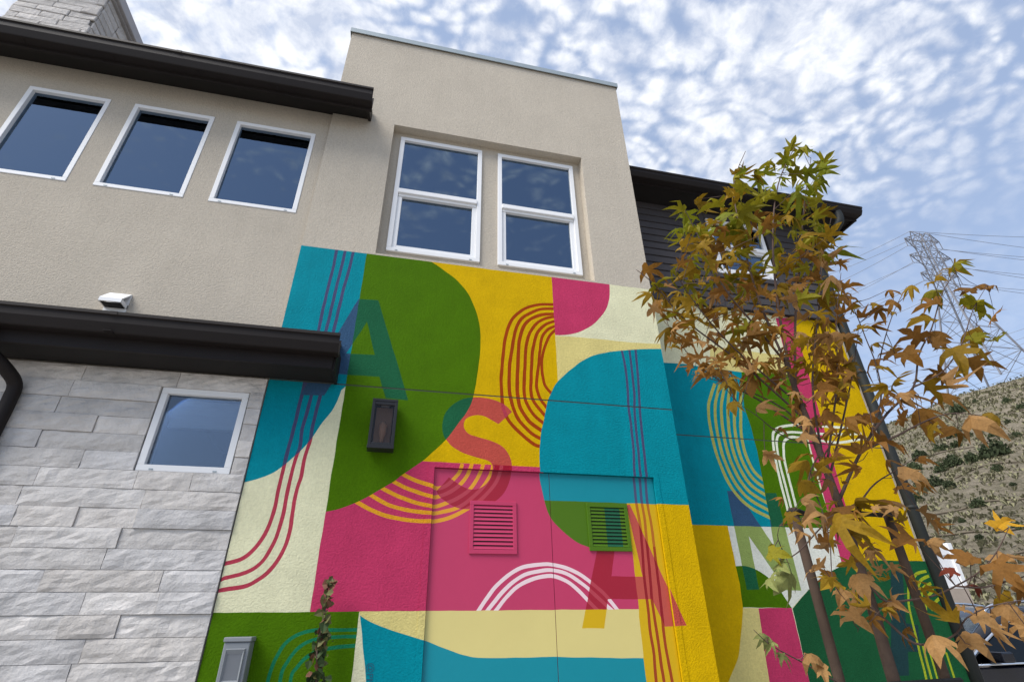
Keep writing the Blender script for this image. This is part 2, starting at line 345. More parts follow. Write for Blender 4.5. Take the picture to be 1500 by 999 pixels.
for f, ln in ((.955, 6.2), (.83, 7.6), (.70, 6.6)):
    z = f*HT
    for s in (-1, 1):
        bm = bmesh.new(); tip = (s*(1.35+ln*.62), 0, z+.5)
        for sy in (-1, 1):
            strut(bm, (s*1.35, sy*1.35, z-1.4), tip, .11); strut(bm, (s*1.35, sy*1.35, z+1.6), tip, .11)
            for q in (.33, .66):
                A = Vector((s*1.35, sy*1.35, z-1.4)).lerp(Vector(tip), q); B = Vector((s*1.35, sy*1.35, z+1.6)).lerp(Vector(tip), q); C = Vector((s*1.35, -sy*1.35, z+1.6)).lerp(Vector(tip), q)
                strut(bm, A, B, .07); strut(bm, A, C, .06)
        strut(bm, tip, (tip[0], 0, z-1.9), .09)
        arm_tips.append((tip[0], z-1.9))
        from_bm('cross_arm', bm, py_root, STEEL)
for s in (-1, 1): bm = bmesh.new(); strut(bm, (s*1.35, 1.35, HT*.985), (s*2.3, 0, HT*1.03), .11); strut(bm, (s*1.35, -1.35, HT*.985), (s*2.3, 0, HT*1.03), .11); strut(bm, (-s*1.35, 0, HT*.95), (s*2.3, 0, HT*1.03), .08); from_bm('peak_horn', bm, py_root, STEEL)
tag(py_root, 'grey steel lattice transmission tower standing on the hill ridge', 'pylon')
WIREM = mat('aluminium_wire', (.20, .21, .24), .6)
rz = Matrix.Rotation(py_root.rotation_euler.z, 4, 'Z')
def wire(a, b, sag, lab, rad=.055):
    pts = [a.lerp(b, k/24) - Vector((0, 0, sag*4*(k/24)*(1-k/24))) for k in range(25)]
    o = tube('power_line', pts, rad, WIREM, None, 4); tag(o, lab, 'power line', 'overhead power lines'); return o
tips = [Vector((px0, py0, zb)) + (rz @ Vector((x, 0, z))) for x, z in arm_tips] + [Vector((px0, py0, zb)) + (rz @ Vector((s*2.3, 0, HT*1.03))) for s in (-1, 1)]
lefts = [(1150,447),(1150,462),(1150,474),(1150,492),(1150,505),(1150,520),(1150,418),(1150,424)]
rights = [(1600,383),(1600,390),(1600,410),(1600,420),(1600,430),(1600,440),(1600,349),(1600,374)]
for i, p in enumerate(tips):
    ql = lefts[i]; qr = rights[i]
    dl = ray(*ql); dr = ray(*qr)
    wire(p, EYE + dl*(175/FPX), 1.0, 'thin power line running from the lattice tower towards the house')
    wire(p, EYE + dr*(150/FPX), .6, 'thin power line running from the lattice tower away from the house')
for k, (yl, yr) in enumerate([(560,437),(575,449),(590,455),(600,461),(615,474),(630,485),(640,492),(655,503),(675,524),(690,534)]):
    a = EYE + ray(1180, yl)*(260/FPX); b_ = EYE + ray(1620, yr-2)*(215/FPX)
    wire(a, b_, 5.0, 'thin power line crossing the sky behind the lattice tower', .075)

# ------------------------------------------------------------------ house
house = empty('house', (1.0, 0, 0)); tag(house, 'two storey beige stucco house with a bright geometric mural and dark eaves', 'house')
house.location = (0, 0, 0)
TX0, TX1, RY, RX1 = -.962, 2.268, .60, 5.06
LW = .04
# window builder
def window(x0, x1, z0, z1, y, fw, rail=None, shade_depth=0.0, room=1.6, glass=GLASS, tabs=True):
    w = box('window', x0-.006, x1+.006, y+.055, y+.075, z0-.006, z1+.006, VINYL, house) if False else None
    bm = bmesh.new()
    d0, d1 = y, y+.07
    bm_box(bm, x0, x1, d0, d1, z0, z0+fw, .004); bm_box(bm, x0, x1, d0, d1, z1-fw, z1, .004)
    bm_box(bm, x0, x0+fw, d0+.001, d1, z0+fw, z1-fw, .003); bm_box(bm, x1-fw, x1, d0+.001, d1, z0+fw, z1-fw, .003)
    w = from_bm('window', bm, house, VINYL)
    ix0, ix1, iz0, iz1 = x0+fw, x1-fw, z0+fw, z1-fw
    if rail:
        zr = rail
        bm = bmesh.new(); bm_box(bm, ix0, ix1, d0-.012, d1-.01, zr-.005, zr+.048, .004); bm_box(bm, ix0+.004, ix1-.004, d0+.010, d1, zr-.035, zr-.006, .003); from_bm('meeting_rail', bm, w, VINYL)
        bm = bmesh.new(); bm_box(bm, ix0, ix0+.042, d0+.018, d1, iz0, zr-.036, .003); bm_box(bm, ix1-.042, ix1, d0+.018, d1, iz0, zr-.036, .003); bm_box(bm, ix0+.042, ix1-.042, d0+.018, d1, iz0, iz0+.04, .003); from_bm('sash', bm, w, VINYL)
        box('pane', ix0, ix1, d0+.030, d0+.036, zr+.049, iz1, glass, w); box('pane', ix0+.043, ix1-.043, d0+.045, d0+.051, iz0+.041, zr-.036, glass, w)
    else:
        box('pane', ix0, ix1, d0+.035, d0+.041, iz0, iz1, glass, w)
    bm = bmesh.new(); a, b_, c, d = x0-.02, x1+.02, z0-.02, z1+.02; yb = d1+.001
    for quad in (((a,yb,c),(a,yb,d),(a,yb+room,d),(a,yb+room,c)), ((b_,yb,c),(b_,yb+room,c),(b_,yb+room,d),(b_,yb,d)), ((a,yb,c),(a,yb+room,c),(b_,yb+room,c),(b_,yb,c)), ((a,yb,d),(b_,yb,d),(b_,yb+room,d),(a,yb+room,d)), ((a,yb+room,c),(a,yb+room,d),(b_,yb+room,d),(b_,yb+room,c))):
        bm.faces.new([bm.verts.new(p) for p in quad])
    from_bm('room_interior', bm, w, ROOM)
    if shade_depth:
        bm = bmesh.new(); n = max(3, int(shade_depth/.03))
        prof = []
        for k in range(n+1): prof.append((yb+.05+(.018 if k % 2 else 0), iz1-shade_depth*k/n))
        prof += [(yb+.09, iz1-shade_depth), (yb+.09, iz1)]
        bm_prism(bm, prof, ix0+.01, ix1-.01); from_bm('raised_blind', bm, w, SHADE)
    if tabs:
        for xx in (x0+.09, x1-.09): box('weep_cover', xx-.012, xx+.012, d0-.004, d0-.0005, z0+.008, z0+.016, FLASH, w)
    return w
# left wall with three upper windows and one in the stone
ZS = 5.99
wins = [(-3.50,-2.855), (-2.665,-1.987), (-1.795,-1.077)]
holes = [(a, b, 4.65, 5.685) for a, b in wins] + [(-1.625,-1.065,2.33,2.912)]
lw = wall_panel('left_wall', -6.5, TX0, 0, ZS+.35, LW, LW+.16, holes, STUCCO, house)
for a, b in wins: window(a+.002, b-.002, 4.652, 5.683, LW-.006, .038)
window(-1.623, -1.067, 2.332, 2.910, -.004, .042, shade_depth=.20, glass=glass_mat('bright_glass', (.78, .82, .86), 2.1, coat=(.75, .86, 1.0)))
# stone veneer
sv = box('stone_veneer', -3.9, TX0-.004, LW-.012, LW-.002, 0, 3.03, MORTAR, house)
sv.data = sv.data
bpy.data.objects.remove(sv); sv = wall_panel('stone_veneer', -3.9, TX0-.004, 0, 3.03, LW-.012, LW-.002, [holes[3]], MORTAR, house)
def stone(x0, x1, z0, z1, seed, yf):
    nx = max(3, int((x1-x0)/.05)); nz = 5; bm = bmesh.new(); g = []
    prx = rng.uniform(.010, .020)
    for j in range(nz+1):
        row = []
        for i in range(nx+1):
            u, v = i/nx, j/nz; x = x0+(x1-x0)*u; z = z0+(z1-z0)*v
            edge = min(min(i, nx-i)*.07, min(j, nz-j)*.03)/.03; edge = min(edge, 1)
            p = noise.noise(Vector((x*9+seed, z*16, seed*1.7)))*.009 + noise.noise(Vector((x*22+seed, z*30, 2)))*.008
            row.append(bm.verts.new((x, yf - prx*(.72+.28*edge) - (p if edge > .5 else p*.5), z)))
        g.append(row)
    for j in range(nz):
        for i in range(nx): bm.faces.new((g[j][i], g[j][i+1], g[j+1][i+1], g[j+1][i]))
    yb = LW-.012; B = [bm.verts.new((x, yb, z)) for x, z in ((x0,z0),(x1,z0),(x1,z1),(x0,z1))]
    bm.faces.new([B[0], B[1]] + [g[0][i] for i in range(nx, -1, -1)]); bm.faces.new([B[3]] + [g[nz][i] for i in range(nx+1)] + [B[2]])
    bm.faces.new([B[0]] + [g[j][0] for j in range(nz+1)] + [B[3]]); bm.faces.new([B[1], B[2]] + [g[j][nx] for j in range(nz, -1, -1)])
    from_bm('stone', bm, sv, rng.choice((STONE, STONE, STONE_W, STONE_C)))
RH = .1160; zrow = 2.33 - 20*RH; seed = 0
while zrow < 3.02:
    z0, z1 = zrow, min(zrow+RH, 3.029)
    ints = [(-3.85, TX0-.007)]
    if 2.32 < (z0+z1)/2 < 2.915: ints = [(-3.85, -1.630), (-1.060, TX0-.007)]
    for a, b in ints:
        x = b
        while x > a+.02:
            w = rng.choice((.30, .40, .46, .54, .60, .66))*rng.uniform(.92, 1.08)
            if x-w < a+.14: w = x-a
            stone(x-w+.0014, x-.0014, max(z0, 0)+.0012, z1-.0012, seed*3.1, rng.uniform(-.006, .004)); seed += 1; x -= w
    zrow += RH

# ------------------------------------------------------------------ mural geometry
PAL = dict(blue=(0,.235,.295), green=(.062,.150,.0005), cream=(.70,.68,.45), magenta=(.50,.040,.115), yellow=(.60,.375,.0005), pale=(.66,.56,.21), white=(.70,.71,.62),
 slate=(.035,.085,.165), purple=(.062,.070,.150), crimson=(.42,.045,.075), teal=(.012,.105,.045), rust=(.32,.045,.004), orange=(.72,.33,.02), coral=(.48,.075,.055),
 wine=(.34,.010,.030), pinkwhite=(.80,.62,.64), tealstripe=(.010,.175,.080), brown=(.42,.13,.008), darkred=(.26,.006,.012), rosy=(.44,.045,.070), forest=(.010,.085,.030), sage=(.26,.34,.095), lime=(.38,.38,.09), deepslate=(.014,.045,.048), limestripe=(.32,.38,.02), darkteal=(.008,.095,.040), stripewhite=(.74,.76,.60), tan=(.44,.385,.30))
def paint(col, smooth=False):
    c = PAL[col]
    if smooth: return mat('door_paint_'+col, c, .5, .08, 25, .035, 2, spec=.35)
    return mat('wall_paint_'+col, c, .80, .55, 80, .10, 4.5, spec=.08, bdist=.014, detail=4.0, speck=.09, streak=.05)
def W(pts, y=0.0): return [(p.x, p.z) for p in (onY(a, b, y) for a, b in pts)]
def curve2(P, k=4): return [(v.x, v.y) for v in catmull([(a, b, 0) for a, b in P], k)]
def shape(y, *parts):
    o = []
    for kind, pts in parts:
        w = W(pts, y); o += curve2(w) if kind == 'C' else w
    return o
def stroke(y, pts, wpx, curve=True, jit=.08):
    w = W(pts, y); c = curve2(w, 4) if curve and len(w) > 2 else w
    mid = pts[len(pts)//2]; a = onY(mid[0], mid[1], y); b_ = onY(mid[0]+1, mid[1], y); hw = wpx*(a-b_).length/2
    Lf, Rt = [], []
    for i, p in enumerate(c):
        q0, q1 = c[max(i-1, 0)], c[min(i+1, len(c)-1)]; tx, tz = q1[0]-q0[0], q1[1]-q0[1]; l = math.hypot(tx, tz) or 1; nx, nz = -tz/l, tx/l
        h = hw*(1+jit*noise.noise(Vector((p[0]*14, p[1]*14, len(pts)))))
        Lf.append((p[0]+nx*h, p[1]+nz*h)); Rt.append((p[0]-nx*h, p[1]-nz*h))
    return Lf + Rt[::-1]
def wob(poly, amp=.0032):
    o = []
    n = len(poly)
    for i in range(n):
        a, b_ = poly[i], poly[(i+1) % n]; k = max(1, int(math.hypot(a[0]-b_[0], a[1]-b_[1])/.035))
        for j in range(k):
            x, z = a[0]+(b_[0]-a[0])*j/k, a[1]+(b_[1]-a[1])*j/k
            o.append((x+amp*noise.noise(Vector((x*11, z*11, 1.3))), z+amp*noise.noise(Vector((x*11, z*11, 8.7)))))
    return o
def pip(poly, X, Y):
    inside = np.zeros(len(X), bool); n = len(poly); j = n-1
    for i in range(n):
        xi, yi = poly[i]; xj, yj = poly[j]
        if yi != yj:
            c = ((yi > Y) != (yj > Y)) & (X < (xj-xi)*(Y-yi)/(yj-yi)+xi); inside ^= c
        j = i
    return inside
def arrangement(bound, shapes):
    V, E = [], []
    for poly in [bound] + shapes:
        s = len(V); V += [Vector(p) for p in poly]; n = len(poly); E += [(s+i, s+(i+1) % n) for i in range(n)]
    ov, oe, of, _, _, _ = delaunay_2d_cdt(V, E, [], 0, 1e-5)
    P = np.array([(v.x, v.y) for v in ov]); F = np.array([f for f in of if len(f) == 3])
    C = P[F].mean(axis=1); keep = pip(bound, C[:, 0], C[:, 1]); return P, F[keep], C[keep]
def emit(P, F, keys, ymap, parent_of, names, mat_of):
    groups = {}
    for f, k in zip(F, keys):
        if k is not None: groups.setdefault(k, []).append(f)
    # hand tiny slivers to the neighbour they touch
    keys = list(keys); ed = {}
    for i, f in enumerate(F):
        for a, b_ in ((0, 1), (1, 2), (2, 0)): ed.setdefault((min(f[a], f[b_]), max(f[a], f[b_])), []).append(i)
    adj = [[] for _ in F]
    for v in ed.values():
        if len(v) == 2: adj[v[0]].append(v[1]); adj[v[1]].append(v[0])
    area = [abs((P[f[1]][0]-P[f[0]][0])*(P[f[2]][1]-P[f[0]][1])-(P[f[2]][0]-P[f[0]][0])*(P[f[1]][1]-P[f[0]][1]))/2 for f in F]
    for _ in range(2):
        seen = [False]*len(F)
        for i in range(len(F)):
            if seen[i] or keys[i] is None: continue
            comp_, st, nb = [i], [i], {}; seen[i] = True
            while st:
                c = st.pop()
                for d in adj[c]:
                    if keys[d] == keys[i]:
                        if not seen[d]: seen[d] = True; comp_.append(d); st.append(d)
                    elif keys[d] is not None and keys[d][0] == keys[i][0] or (keys[d] is not None and len(keys[d]) == 3): nb[keys[d]] = nb.get(keys[d], 0)+1
            if nb and sum(area[c] for c in comp_) < 4e-4:
                k2 = max(nb, key=nb.get)
                for c in comp_: keys[c] = k2
    groups = {}
    for f, k in zip(F, keys):
        if k is not None: groups.setdefault(k, []).append(f)
    split = []
    for k, fs in groups.items():
        par = {}
        def find(a):
            while par.setdefault(a, a) != a: par[a] = par[par[a]]; a = par[a]
            return a
        for f in fs:
            for v in f[1:]: par[find(f[0])] = find(v)
        comp = {}
        for f in fs: comp.setdefault(find(f[0]), []).append(f)
        for c in comp.values():
            ar = sum(abs((P[f[1]][0]-P[f[0]][0])*(P[f[2]][1]-P[f[0]][1])-(P[f[2]][0]-P[f[0]][0])*(P[f[1]][1]-P[f[0]][1]))/2 for f in c)
            if ar > 2e-7: split.append((k, c))
    for k, fs in split:
        idx = {}; verts = []; faces = []
        y = ymap(k)
        for f in fs:
            t = []
            for v in f:
                if v not in idx: idx[v] = len(verts); verts.append((P[v][0], y, P[v][1]))
                t.append(idx[v])
            a, b_, c = (Vector(verts[i]) for i in t)
            if (b_-a).cross(c-a).y > 0: t = t[::-1]
            faces.append(t)
        me = bpy.data.meshes.new('painted_shape'); me.from_pydata(verts, [], faces); me.update()
        o = link(names(k), me, parent_of(k), mat_of(k))
        if k[0] == 'F': sm = o.modifiers.new('thickness', 'SOLIDIFY'); sm.thickness = .0038; sm.offset = -1
MT = 4.278; JZ0, JZ1 = 3.028, 3.038
gx = W([(543,372),(445,896)]); GX = sum(p[0] for p in gx)/2     # left edge of the big green arch
H1 = sum(p[1] for p in W([(314,896),(526,896),(626,894),(818,892),(936,893)]))/5
YX = sum(p[0] for p in W([(811,406),(814,491),(813,557)]))/3
DX0, DXM, DX1, DZ = .277, 1.143, 2.001, 2.444
MXR = sum(p[0] for p in W([(919,740),(934,846),(937,893)]))/3
KX = sum(p[0] for p in W([(526,896),(515,999)]))/2
BIG = 9.0
base = []   # (name, colour, polygon) bottom to top
def rect(x0, x1, z0, z1): return [(x0,z0),(x1,z0),(x1,z1),(x0,z1)]
bl = W([(502,566),(490,596),(473,618),(458,640),(438,662),(412,684),(390,697),(360,706)])
g1c = W([(632,384),(650,396),(666,408),(680,422),(690,438),(698,458),(703,480),(704,498),(703,520),(700,544),(696,568),(692,586),(685,602),(670,622),(652,645),(634,662),(618,676),(590,695),(578,704),(558,716),(540,727),(519,737),(496,745),(469,751)])
base.append(('cream_panel', 'cream', rect(TX0, GX, H1, MT)))
base.append(('blue_panel', 'blue', [(TX0, MT), (GX, MT), (GX, bl[0][1])] + curve2(bl)[1:] + [(TX0, bl[-1][1])]))
ydz = sum(p[1] for p in W([(619,676),(675,679),(720,681),(790,682)]))/4
base.append(('yellow_panel', 'yellow', rect(GX, YX, ydz, MT)))
base.append(('magenta_panel', 'magenta', rect(GX, MXR, H1, ydz)))
base.append(('green_arch', 'green', [(GX, MT)] + curve2([(g1c[0][0], MT)] + g1c[1:]) + [(GX, g1c[-1][1])]))
base.append(('cream_panel', 'cream', rect(YX, TX1, 3.3, MT)))
pyl = W([(815,492),(848,494),(890,498),(928,502),(966,504)])
base.append(('pale_yellow_panel', 'pale', [(YX, 2.9), (YX, pyl[0][1])] + pyl[1:-1] + [(TX1, pyl[-1][1]), (TX1, 2.9)]))
m2 = W([(893,417),(893,434),(889,450),(880,464),(868,476),(852,485),(834,490),(815,491)])
base.append(('magenta_quarter_circle', 'magenta', [(YX, MT), (m2[0][0], MT)] + curve2(m2)[1:] + [(YX, m2[-1][1])]))
BZ = sum(p[1] for p in W([(798,731),(918,739),(1008,737)]))/3
b2 = W([(966,511),(952,511),(930,512),(908,514),(890,516),(872,520),(856,527),(840,538),(826,550),(814,563),(807,576),(802,588),(799,602),(796,618),(793,632),(791,650),(790.5,672),(791,696),(794,714),(798,731)])
base.append(('yellow_column', 'yellow', [(MXR, BZ+.1), (TX1, BZ+.1), (TX1, 0), (W([(949,999)])[0][0]+.12, 0)] + W([(949,999),(944,960),(941,930),(938,904)])[0:4] + [(MXR, H1)]))
base.append(('blue_dome', 'blue', [(TX1, b2[0][1])] + curve2(b2)[1:-1] + [(b2[-1][0], BZ), (TX1, BZ)]))
gq = W([(798,731),(803,748),(810,761),(822,774),(836,786),(850,795),(868,802),(880,805),(900,806),(927,806)])
base.append(('green_quarter', 'green', [(gq[0][0], BZ)] + curve2(gq)[1:-1] + [(MXR, gq[-1][1]), (MXR, BZ)]))
pyb = W([(528,901),(544,911),(568,921),(596,930),(620,937),(644,947),(664,954),(684,960),(700,963),(740,963.5),(818,962),(944,964)])
yc = W([(938,904),(941,930),(944,960)])
base.append(('pale_yellow_band', 'pale', [(KX, H1), (MXR, H1)] + yc + [pyb[-1]] + curve2(pyb)[::-1][1:]))
base.append(('blue_band', 'blue', curve2(pyb) + W([(949,999)]) + [(W([(949,999)])[0][0]+.12, 0), (W([(536,999)])[0][0]+.1, 0), W([(536,999)])[0]]))
base.append(('cream_wedge', 'cream', [(KX, H1), pyb[0], W([(536,999)])[0], (W([(536,999)])[0][0]+.1, 0), (KX, 0)]))
base.append(('green_panel', 'green', rect(TX0, KX, 0, H1)))
# stripes on the tower: (name, polygon, colour by base)
stripes = []
for pts in ([(493,366),(487,396),(480,424),(473,454),(467,482),(455,525),(446,562),(442,579),(436,604),(429,632),(422,658),(417,678),(414,690),(407,720),(402,746),(394,770),(382,792),(368,808),(352,819),(326,826)],
            [(506,367),(499,396),(492,424),(485,454),(478,483),(467,525),(459,562),(456,579),(450,602),(443,628),(439,654),(435,666),(428,690),(421,720),(415,752),(407,780),(394,808),(380,826),(360,838),(320,849)],
            [(518,368),(511,396),(503,424),(496,454),(489,484),(480,525),(472,562),(469,580),(463,602),(458,624),(455,642),(451,655),(446,672),(441,698),(434,720),(428,752),(424,780),(414,808),(396,834),(376,850),(356,859),(316,865)]):
    stripes.append(('long', stroke(0, pts, 5.4)))
for w_, pts in ((5,[(813,446),(792,446),(774,450),(760,458),(749,470),(742,488),(738,508),(736,532),(734,556),(735,576),(737,596),(744,614),(757,629),(772,643),(783,651),(793,654)]),
 (5,[(813,452),(792,453),(776,459),(763,468),(755,484),(751,506),(747,532),(746,556),(747,578),(752,598),(760,615),(772,628),(782,637),(794,643)]),
 (5.3,[(814,460),(794,461),(778,467),(767,478),(761,498),(759,524),(758,552),(758,576),(761,594),(769,609),(778,620),(796,632)]),
 (4.6,[(814,464),(800,466),(786,474),(776,488),(771,506),(769,532),(768,556),(768,578),(772,592),(783,609),(799,622)]),
 (4.6,[(814,470),(800,475),(788,486),(782,504),(779,528),(778,556),(778,576),(783,590),(800,611)]),
 (4.4,[(815,477),(802,483),(794,494),(791,512),(789,536),(786,558),(787,572),(792,585),(803,600)]),
 (4.2,[(815,482),(805,492),(798,508),(794,526),(794,542),(796,557),(800,567),(810,579)])):
    stripes.append(('loop', stroke(0, pts, w_)))
for pts in ([(586,693),(610,704),(632,711),(642,714),(654,710),(666,700),(674,690),(677,679)], [(573,703),(596,715),(616,722),(634,727),(646,725),(660,719),(675,708),(686,694),(691,679)],
 [(558,714),(584,727),(610,736),(632,741),(648,738),(668,730),(688,716),(702,696),(708,679)], [(540,723),(564,737),(584,744),(612,749),(634,751),(650,748),(670,743),(690,730),(708,712),(718,696),(722,681)],
 [(517,732),(542,746),(566,755),(596,761),(634,763),(662,756),(686,744),(706,730),(724,710),(732,695),(735,680)]):
    stripes.append(('gold', stroke(0, pts, 5.6)))
for w_, pts in ((5,[(700,896),(712,878),(726,860),(744,843),(764,831),(786,826.5),(808,826),(830,831),(848,839),(866,851),(884,867),(896,880),(908,896)]), (5,[(713,896),(732,872),(750,854),(770,841),(790,836),(808,834.5),(830,839),(848,850),(864,862),(880,877),(901,896)]),
 (5,[(725,896),(742,875),(760,858),(784,846.5),(808,843),(828,849),(844,860),(862,878),(879,896)])):
    stripes.append(('arch', stroke(0, pts, w_)))
for pts in ([(909,505),(916,538),(919,566),(921,596),(925,628),(928,660),(929,690),(933,730),(936,750),(940,775),(943,810),(946,850),(950,880),(954,920),(960,960),(964,1005),(980,1110)],
 [(921,505),(926,546),(929,576),(930,608),(933,640),(937,680),(941,730),(946,762),(950,802),(954,840),(957,880),(964,924),(970,970),(976,1005),(994,1110)],
 [(930.5,505),(934,546),(936,576),(938,608),(941,640),(946,685),(949,730),(956,770),(961,810),(966,850),(971,896),(976,940),(981,970),(988,1005),(1008,1110)]):
    stripes.append(('line', stroke(0, pts, 3.8)))
for pts in ([(524,922),(490,922),(466,922),(450,924),(434,930),(418,942),(406,960),(398,978),(392,999),(388,1040)], [(522,932),(480,933),(462,936),(446,942),(432,954),(420,970),(411,990),(406,1040)], [(521,945),(500,947),(478,950),(460,956),(446,964),(434,978),(426,992),(420,1040)]):
    stripes.append(('teal', stroke(0, pts, 5.2)))
LA1 = W([(525,438),(554,440),(598,586),(565,583),(556,552),(495,548),(475,579),(440,578)]); LA1h = W([(538,471),(549,520),(507,518)])
LS = curve2(W([(750,603),(738,592),(720,584.5),(700,582),(680,584),(664,592),(652,606),(648,622),(650,638),(655,646),(664,655),(680,664),(700,670),(714,674.5),(721,681),(720,696),(712,708),(700,715),(688,715),(674,709),(658,698)])) + curve2(W([(640,718),(646,728),(664,740),(684,745),(708,742),(728,732),(742,716),(749,696),(749.5,678),(744,664),(736,654),(720,646),(700,640),(688,636),(681,629),(679.6,620),(684,612),(696,608),(708,609),(720,615),(730,621)]))
LA2 = W([(888,741),(924,738),(1006,916),(976,917),(957,877),(892,877),(887,920),(854,920)]); LA2h = W([(909,742),(919,740),(943,844),(897,843)])
GAP = .0035
leafL = rect(DX0+GAP, DXM-GAP/2, .02, DZ-GAP); leafR = rect(DXM+GAP/2, DX1-GAP, .02, DZ-GAP); door = rect(DX0, DX1, 0, DZ); frame_o = rect(DX0-.045, DX1+.042, 0, DZ+.036); joint = rect(TX0-.1, TX1+.1, JZ0, JZ1)
bound = rect(TX0, TX1, 0, MT)
# clip helper outlines so nothing leaves the wall
def clampw(poly, x0, x1, z0, z1): return [(min(max(x, x0), x1), min(max(z, z0), z1)) for x, z in poly]
base = [(n_, c_, wob(p_)) for n_, c_, p_ in base]; stripes = [(k_, wob(p_)) for k_, p_ in stripes]; LA1, LA1h, LS, LA2, LA2h = (wob(q) for q in (LA1, LA1h, LS, LA2, LA2h))
allp = [b_[2] for b_ in base] + [s[1] for s in stripes] + [LA1, LA1h, LS, LA2, LA2h, leafL, leafR, door, frame_o, joint]
allp = [clampw(p, TX0, TX1, 0, MT) for p in allp]
P, F, C = arrangement(bound, allp); X, Y = C[:, 0], C[:, 1]
nT = len(F); basei = np.full(nT, -1)
for i, (n_, c_, poly) in enumerate(base): basei[pip(clampw(poly, TX0, TX1, 0, MT), X, Y)] = i
stri = np.full(nT, -1)
ok = {'long': ('blue','cream'), 'loop': ('yellow',), 'gold': ('magenta',), 'arch': ('magenta',), 'line': ('blue','yellow'), 'teal': ('green',)}
bcol = [base[i][1] if i >= 0 else 'cream' for i in basei]
bcn = np.array(bcol)
for i, (kind, poly) in enumerate(stripes):
    q = pip(poly, X, Y) & np.isin(bcn, ok[kind])
    if kind == 'line': q &= np.array([base[k][0] in ('blue_dome', 'yellow_column') for k in basei])
    if kind == 'long': q &= X < GX-.0001
    stri[q] = i
inA1 = pip(LA1, X, Y) & ~pip(LA1h, X, Y); inS = pip(LS, X, Y); inA2 = pip(LA2, X, Y) & ~pip(LA2h, X, Y)
inF = pip(frame_o, X, Y)
inL, inR, inD, inJ = pip(leafL, X, Y), pip(leafR, X, Y), pip(door, X, Y), (Y > JZ0) & (Y < JZ1)
keys = []
for i in range(nT):
    bc = bcol[i]; s = stri[i]; kind = stripes[s][0] if s >= 0 else None; name = None
    if inJ[i] or (inD[i] and not (inL[i] or inR[i])): keys.append(None); continue
    col = bc; ident = ('b', int(basei[i])); nm = 'painted_shape'
    if kind:
        ident = ('s', int(s)); nm = 'painted_stripe'
        col = {'long': 'purple' if bc == 'blue' else 'crimson', 'loop': 'rust', 'gold': 'orange', 'arch': 'pinkwhite', 'line': 'purple' if bc == 'blue' else ('brown' if Y[i] > H1+.42 else 'rust'), 'teal': 'tealstripe'}[kind]
    if inA1[i]: ident = ('l', 1); nm = 'painted_letter'; col = {'blue': 'slate', 'cream': 'slate', 'green': 'teal'}.get(bc, 'slate')
    elif inS[i]:
        ident = ('l', 2); nm = 'painted_letter'; col = {'green': 'teal', 'yellow': 'coral', 'magenta': 'wine'}.get(bc, 'coral')
        if kind == 'loop': col = 'crimson'
        if kind == 'gold': col = 'rosy'
    elif inA2[i]:
        ident = ('l', 3); nm = 'painted_letter'; col = {'magenta': 'wine', 'yellow': 'coral', 'pale': 'yellow', 'green': 'teal'}.get(bc, 'coral')
        if kind == 'arch': col = 'rosy'
        if kind == 'line': col = 'darkred'
    part = 'L' if inL[i] else 'R' if inR[i] else 'F' if inF[i] else 'T'
    keys.append((part, ident, col, nm))
# tower: front wall with door and window openings, mural sheets 4 mm proud
TF = .0
tower = wall_panel('tower_wall', TX0, TX1, 0, 7.43, TF+.004, .30, [(DX0-.004, DX1+.004, 0, DZ+.004), (-.352, 1.690, MT+.022, 5.98)], STUCCO, house)
doorL = box('door', DX0+GAP, DXM-GAP/2, .0225, .065, .02, DZ-GAP, paint('magenta', True), house)
doorR = box('door', DXM+GAP/2, DX1-GAP, .0225, .065, .02, DZ-GAP, paint('magenta', True), house)
parents = {'L': doorL, 'R': doorR, 'T': tower, 'F': tower}
for a_, b2_, c_ in ((0, BZ-.0005, 'yellow'), (BZ+.0005, DZ, 'blue')): box('door_jamb_lining', DX1+.0004, DX1+.0036, -.0004, .0660, a_, b2_, paint(c_), house)
for a_, b2_, c_ in ((0, H1-.05, 'blue'), (H1-.0495, H1, 'pale'), (H1+.0005, DZ, 'magenta')): box('door_jamb_lining', DX0-.0036, DX0-.0004, -.0004, .0660, a_, b2_, paint(c_), house)
for a_, b2_, c_ in ((DX0, b2[-1][0], 'magenta'), (b2[-1][0]+.0005, DX1, 'blue')): box('door_jamb_lining', a_, b2_, -.0004, .0660, DZ+.0004, DZ+.0036, paint(c_), house)
emit(P, F, keys, lambda k: TF if k[0] == 'T' else -.004 if k[0] == 'F' else .0185, lambda k: parents[k[0]], lambda k: k[3], lambda k: paint(k[2], k[0] in 'LR'))

box('control_joint', TX0+.002, TX1-.002, TF+.0022, TF+.0036, JZ0-.002, JZ1+.002, JOINT, tower)
# the return sides, parapet and back of the tower
box('tower_side', TX0, TX0+.16, .302, 3.2, 0, 7.43, STUCCO, house); box('tower_side', TX1-.16, TX1, .302, 3.2, 0, 7.43, STUCCO, house)
box('tower_back', TX0+.161, TX1-.161, 3.0, 3.2, 0, 7.43, STUCCO, house); box('tower_roof', TX0+.161, TX1-.161, .302, 3.0, 7.0, 7.1, SOFFITM, house)
bm = bmesh.new(); bm_box(bm, TX0-.018, TX1+.018, -.020, .33, 7.432, 7.445); bm_box(bm, TX0-.018, TX1+.018, -.020, -.012, 7.375, 7.4315); bm_box(bm, TX0-.018, TX0-.010, -.0118, 3.2, 7.375, 7.4315); bm_box(bm, TX1+.010, TX1+.018, -.0118, 3.2, 7.375, 7.4315)
from_bm('parapet_flashing', bm, house, FLASH)
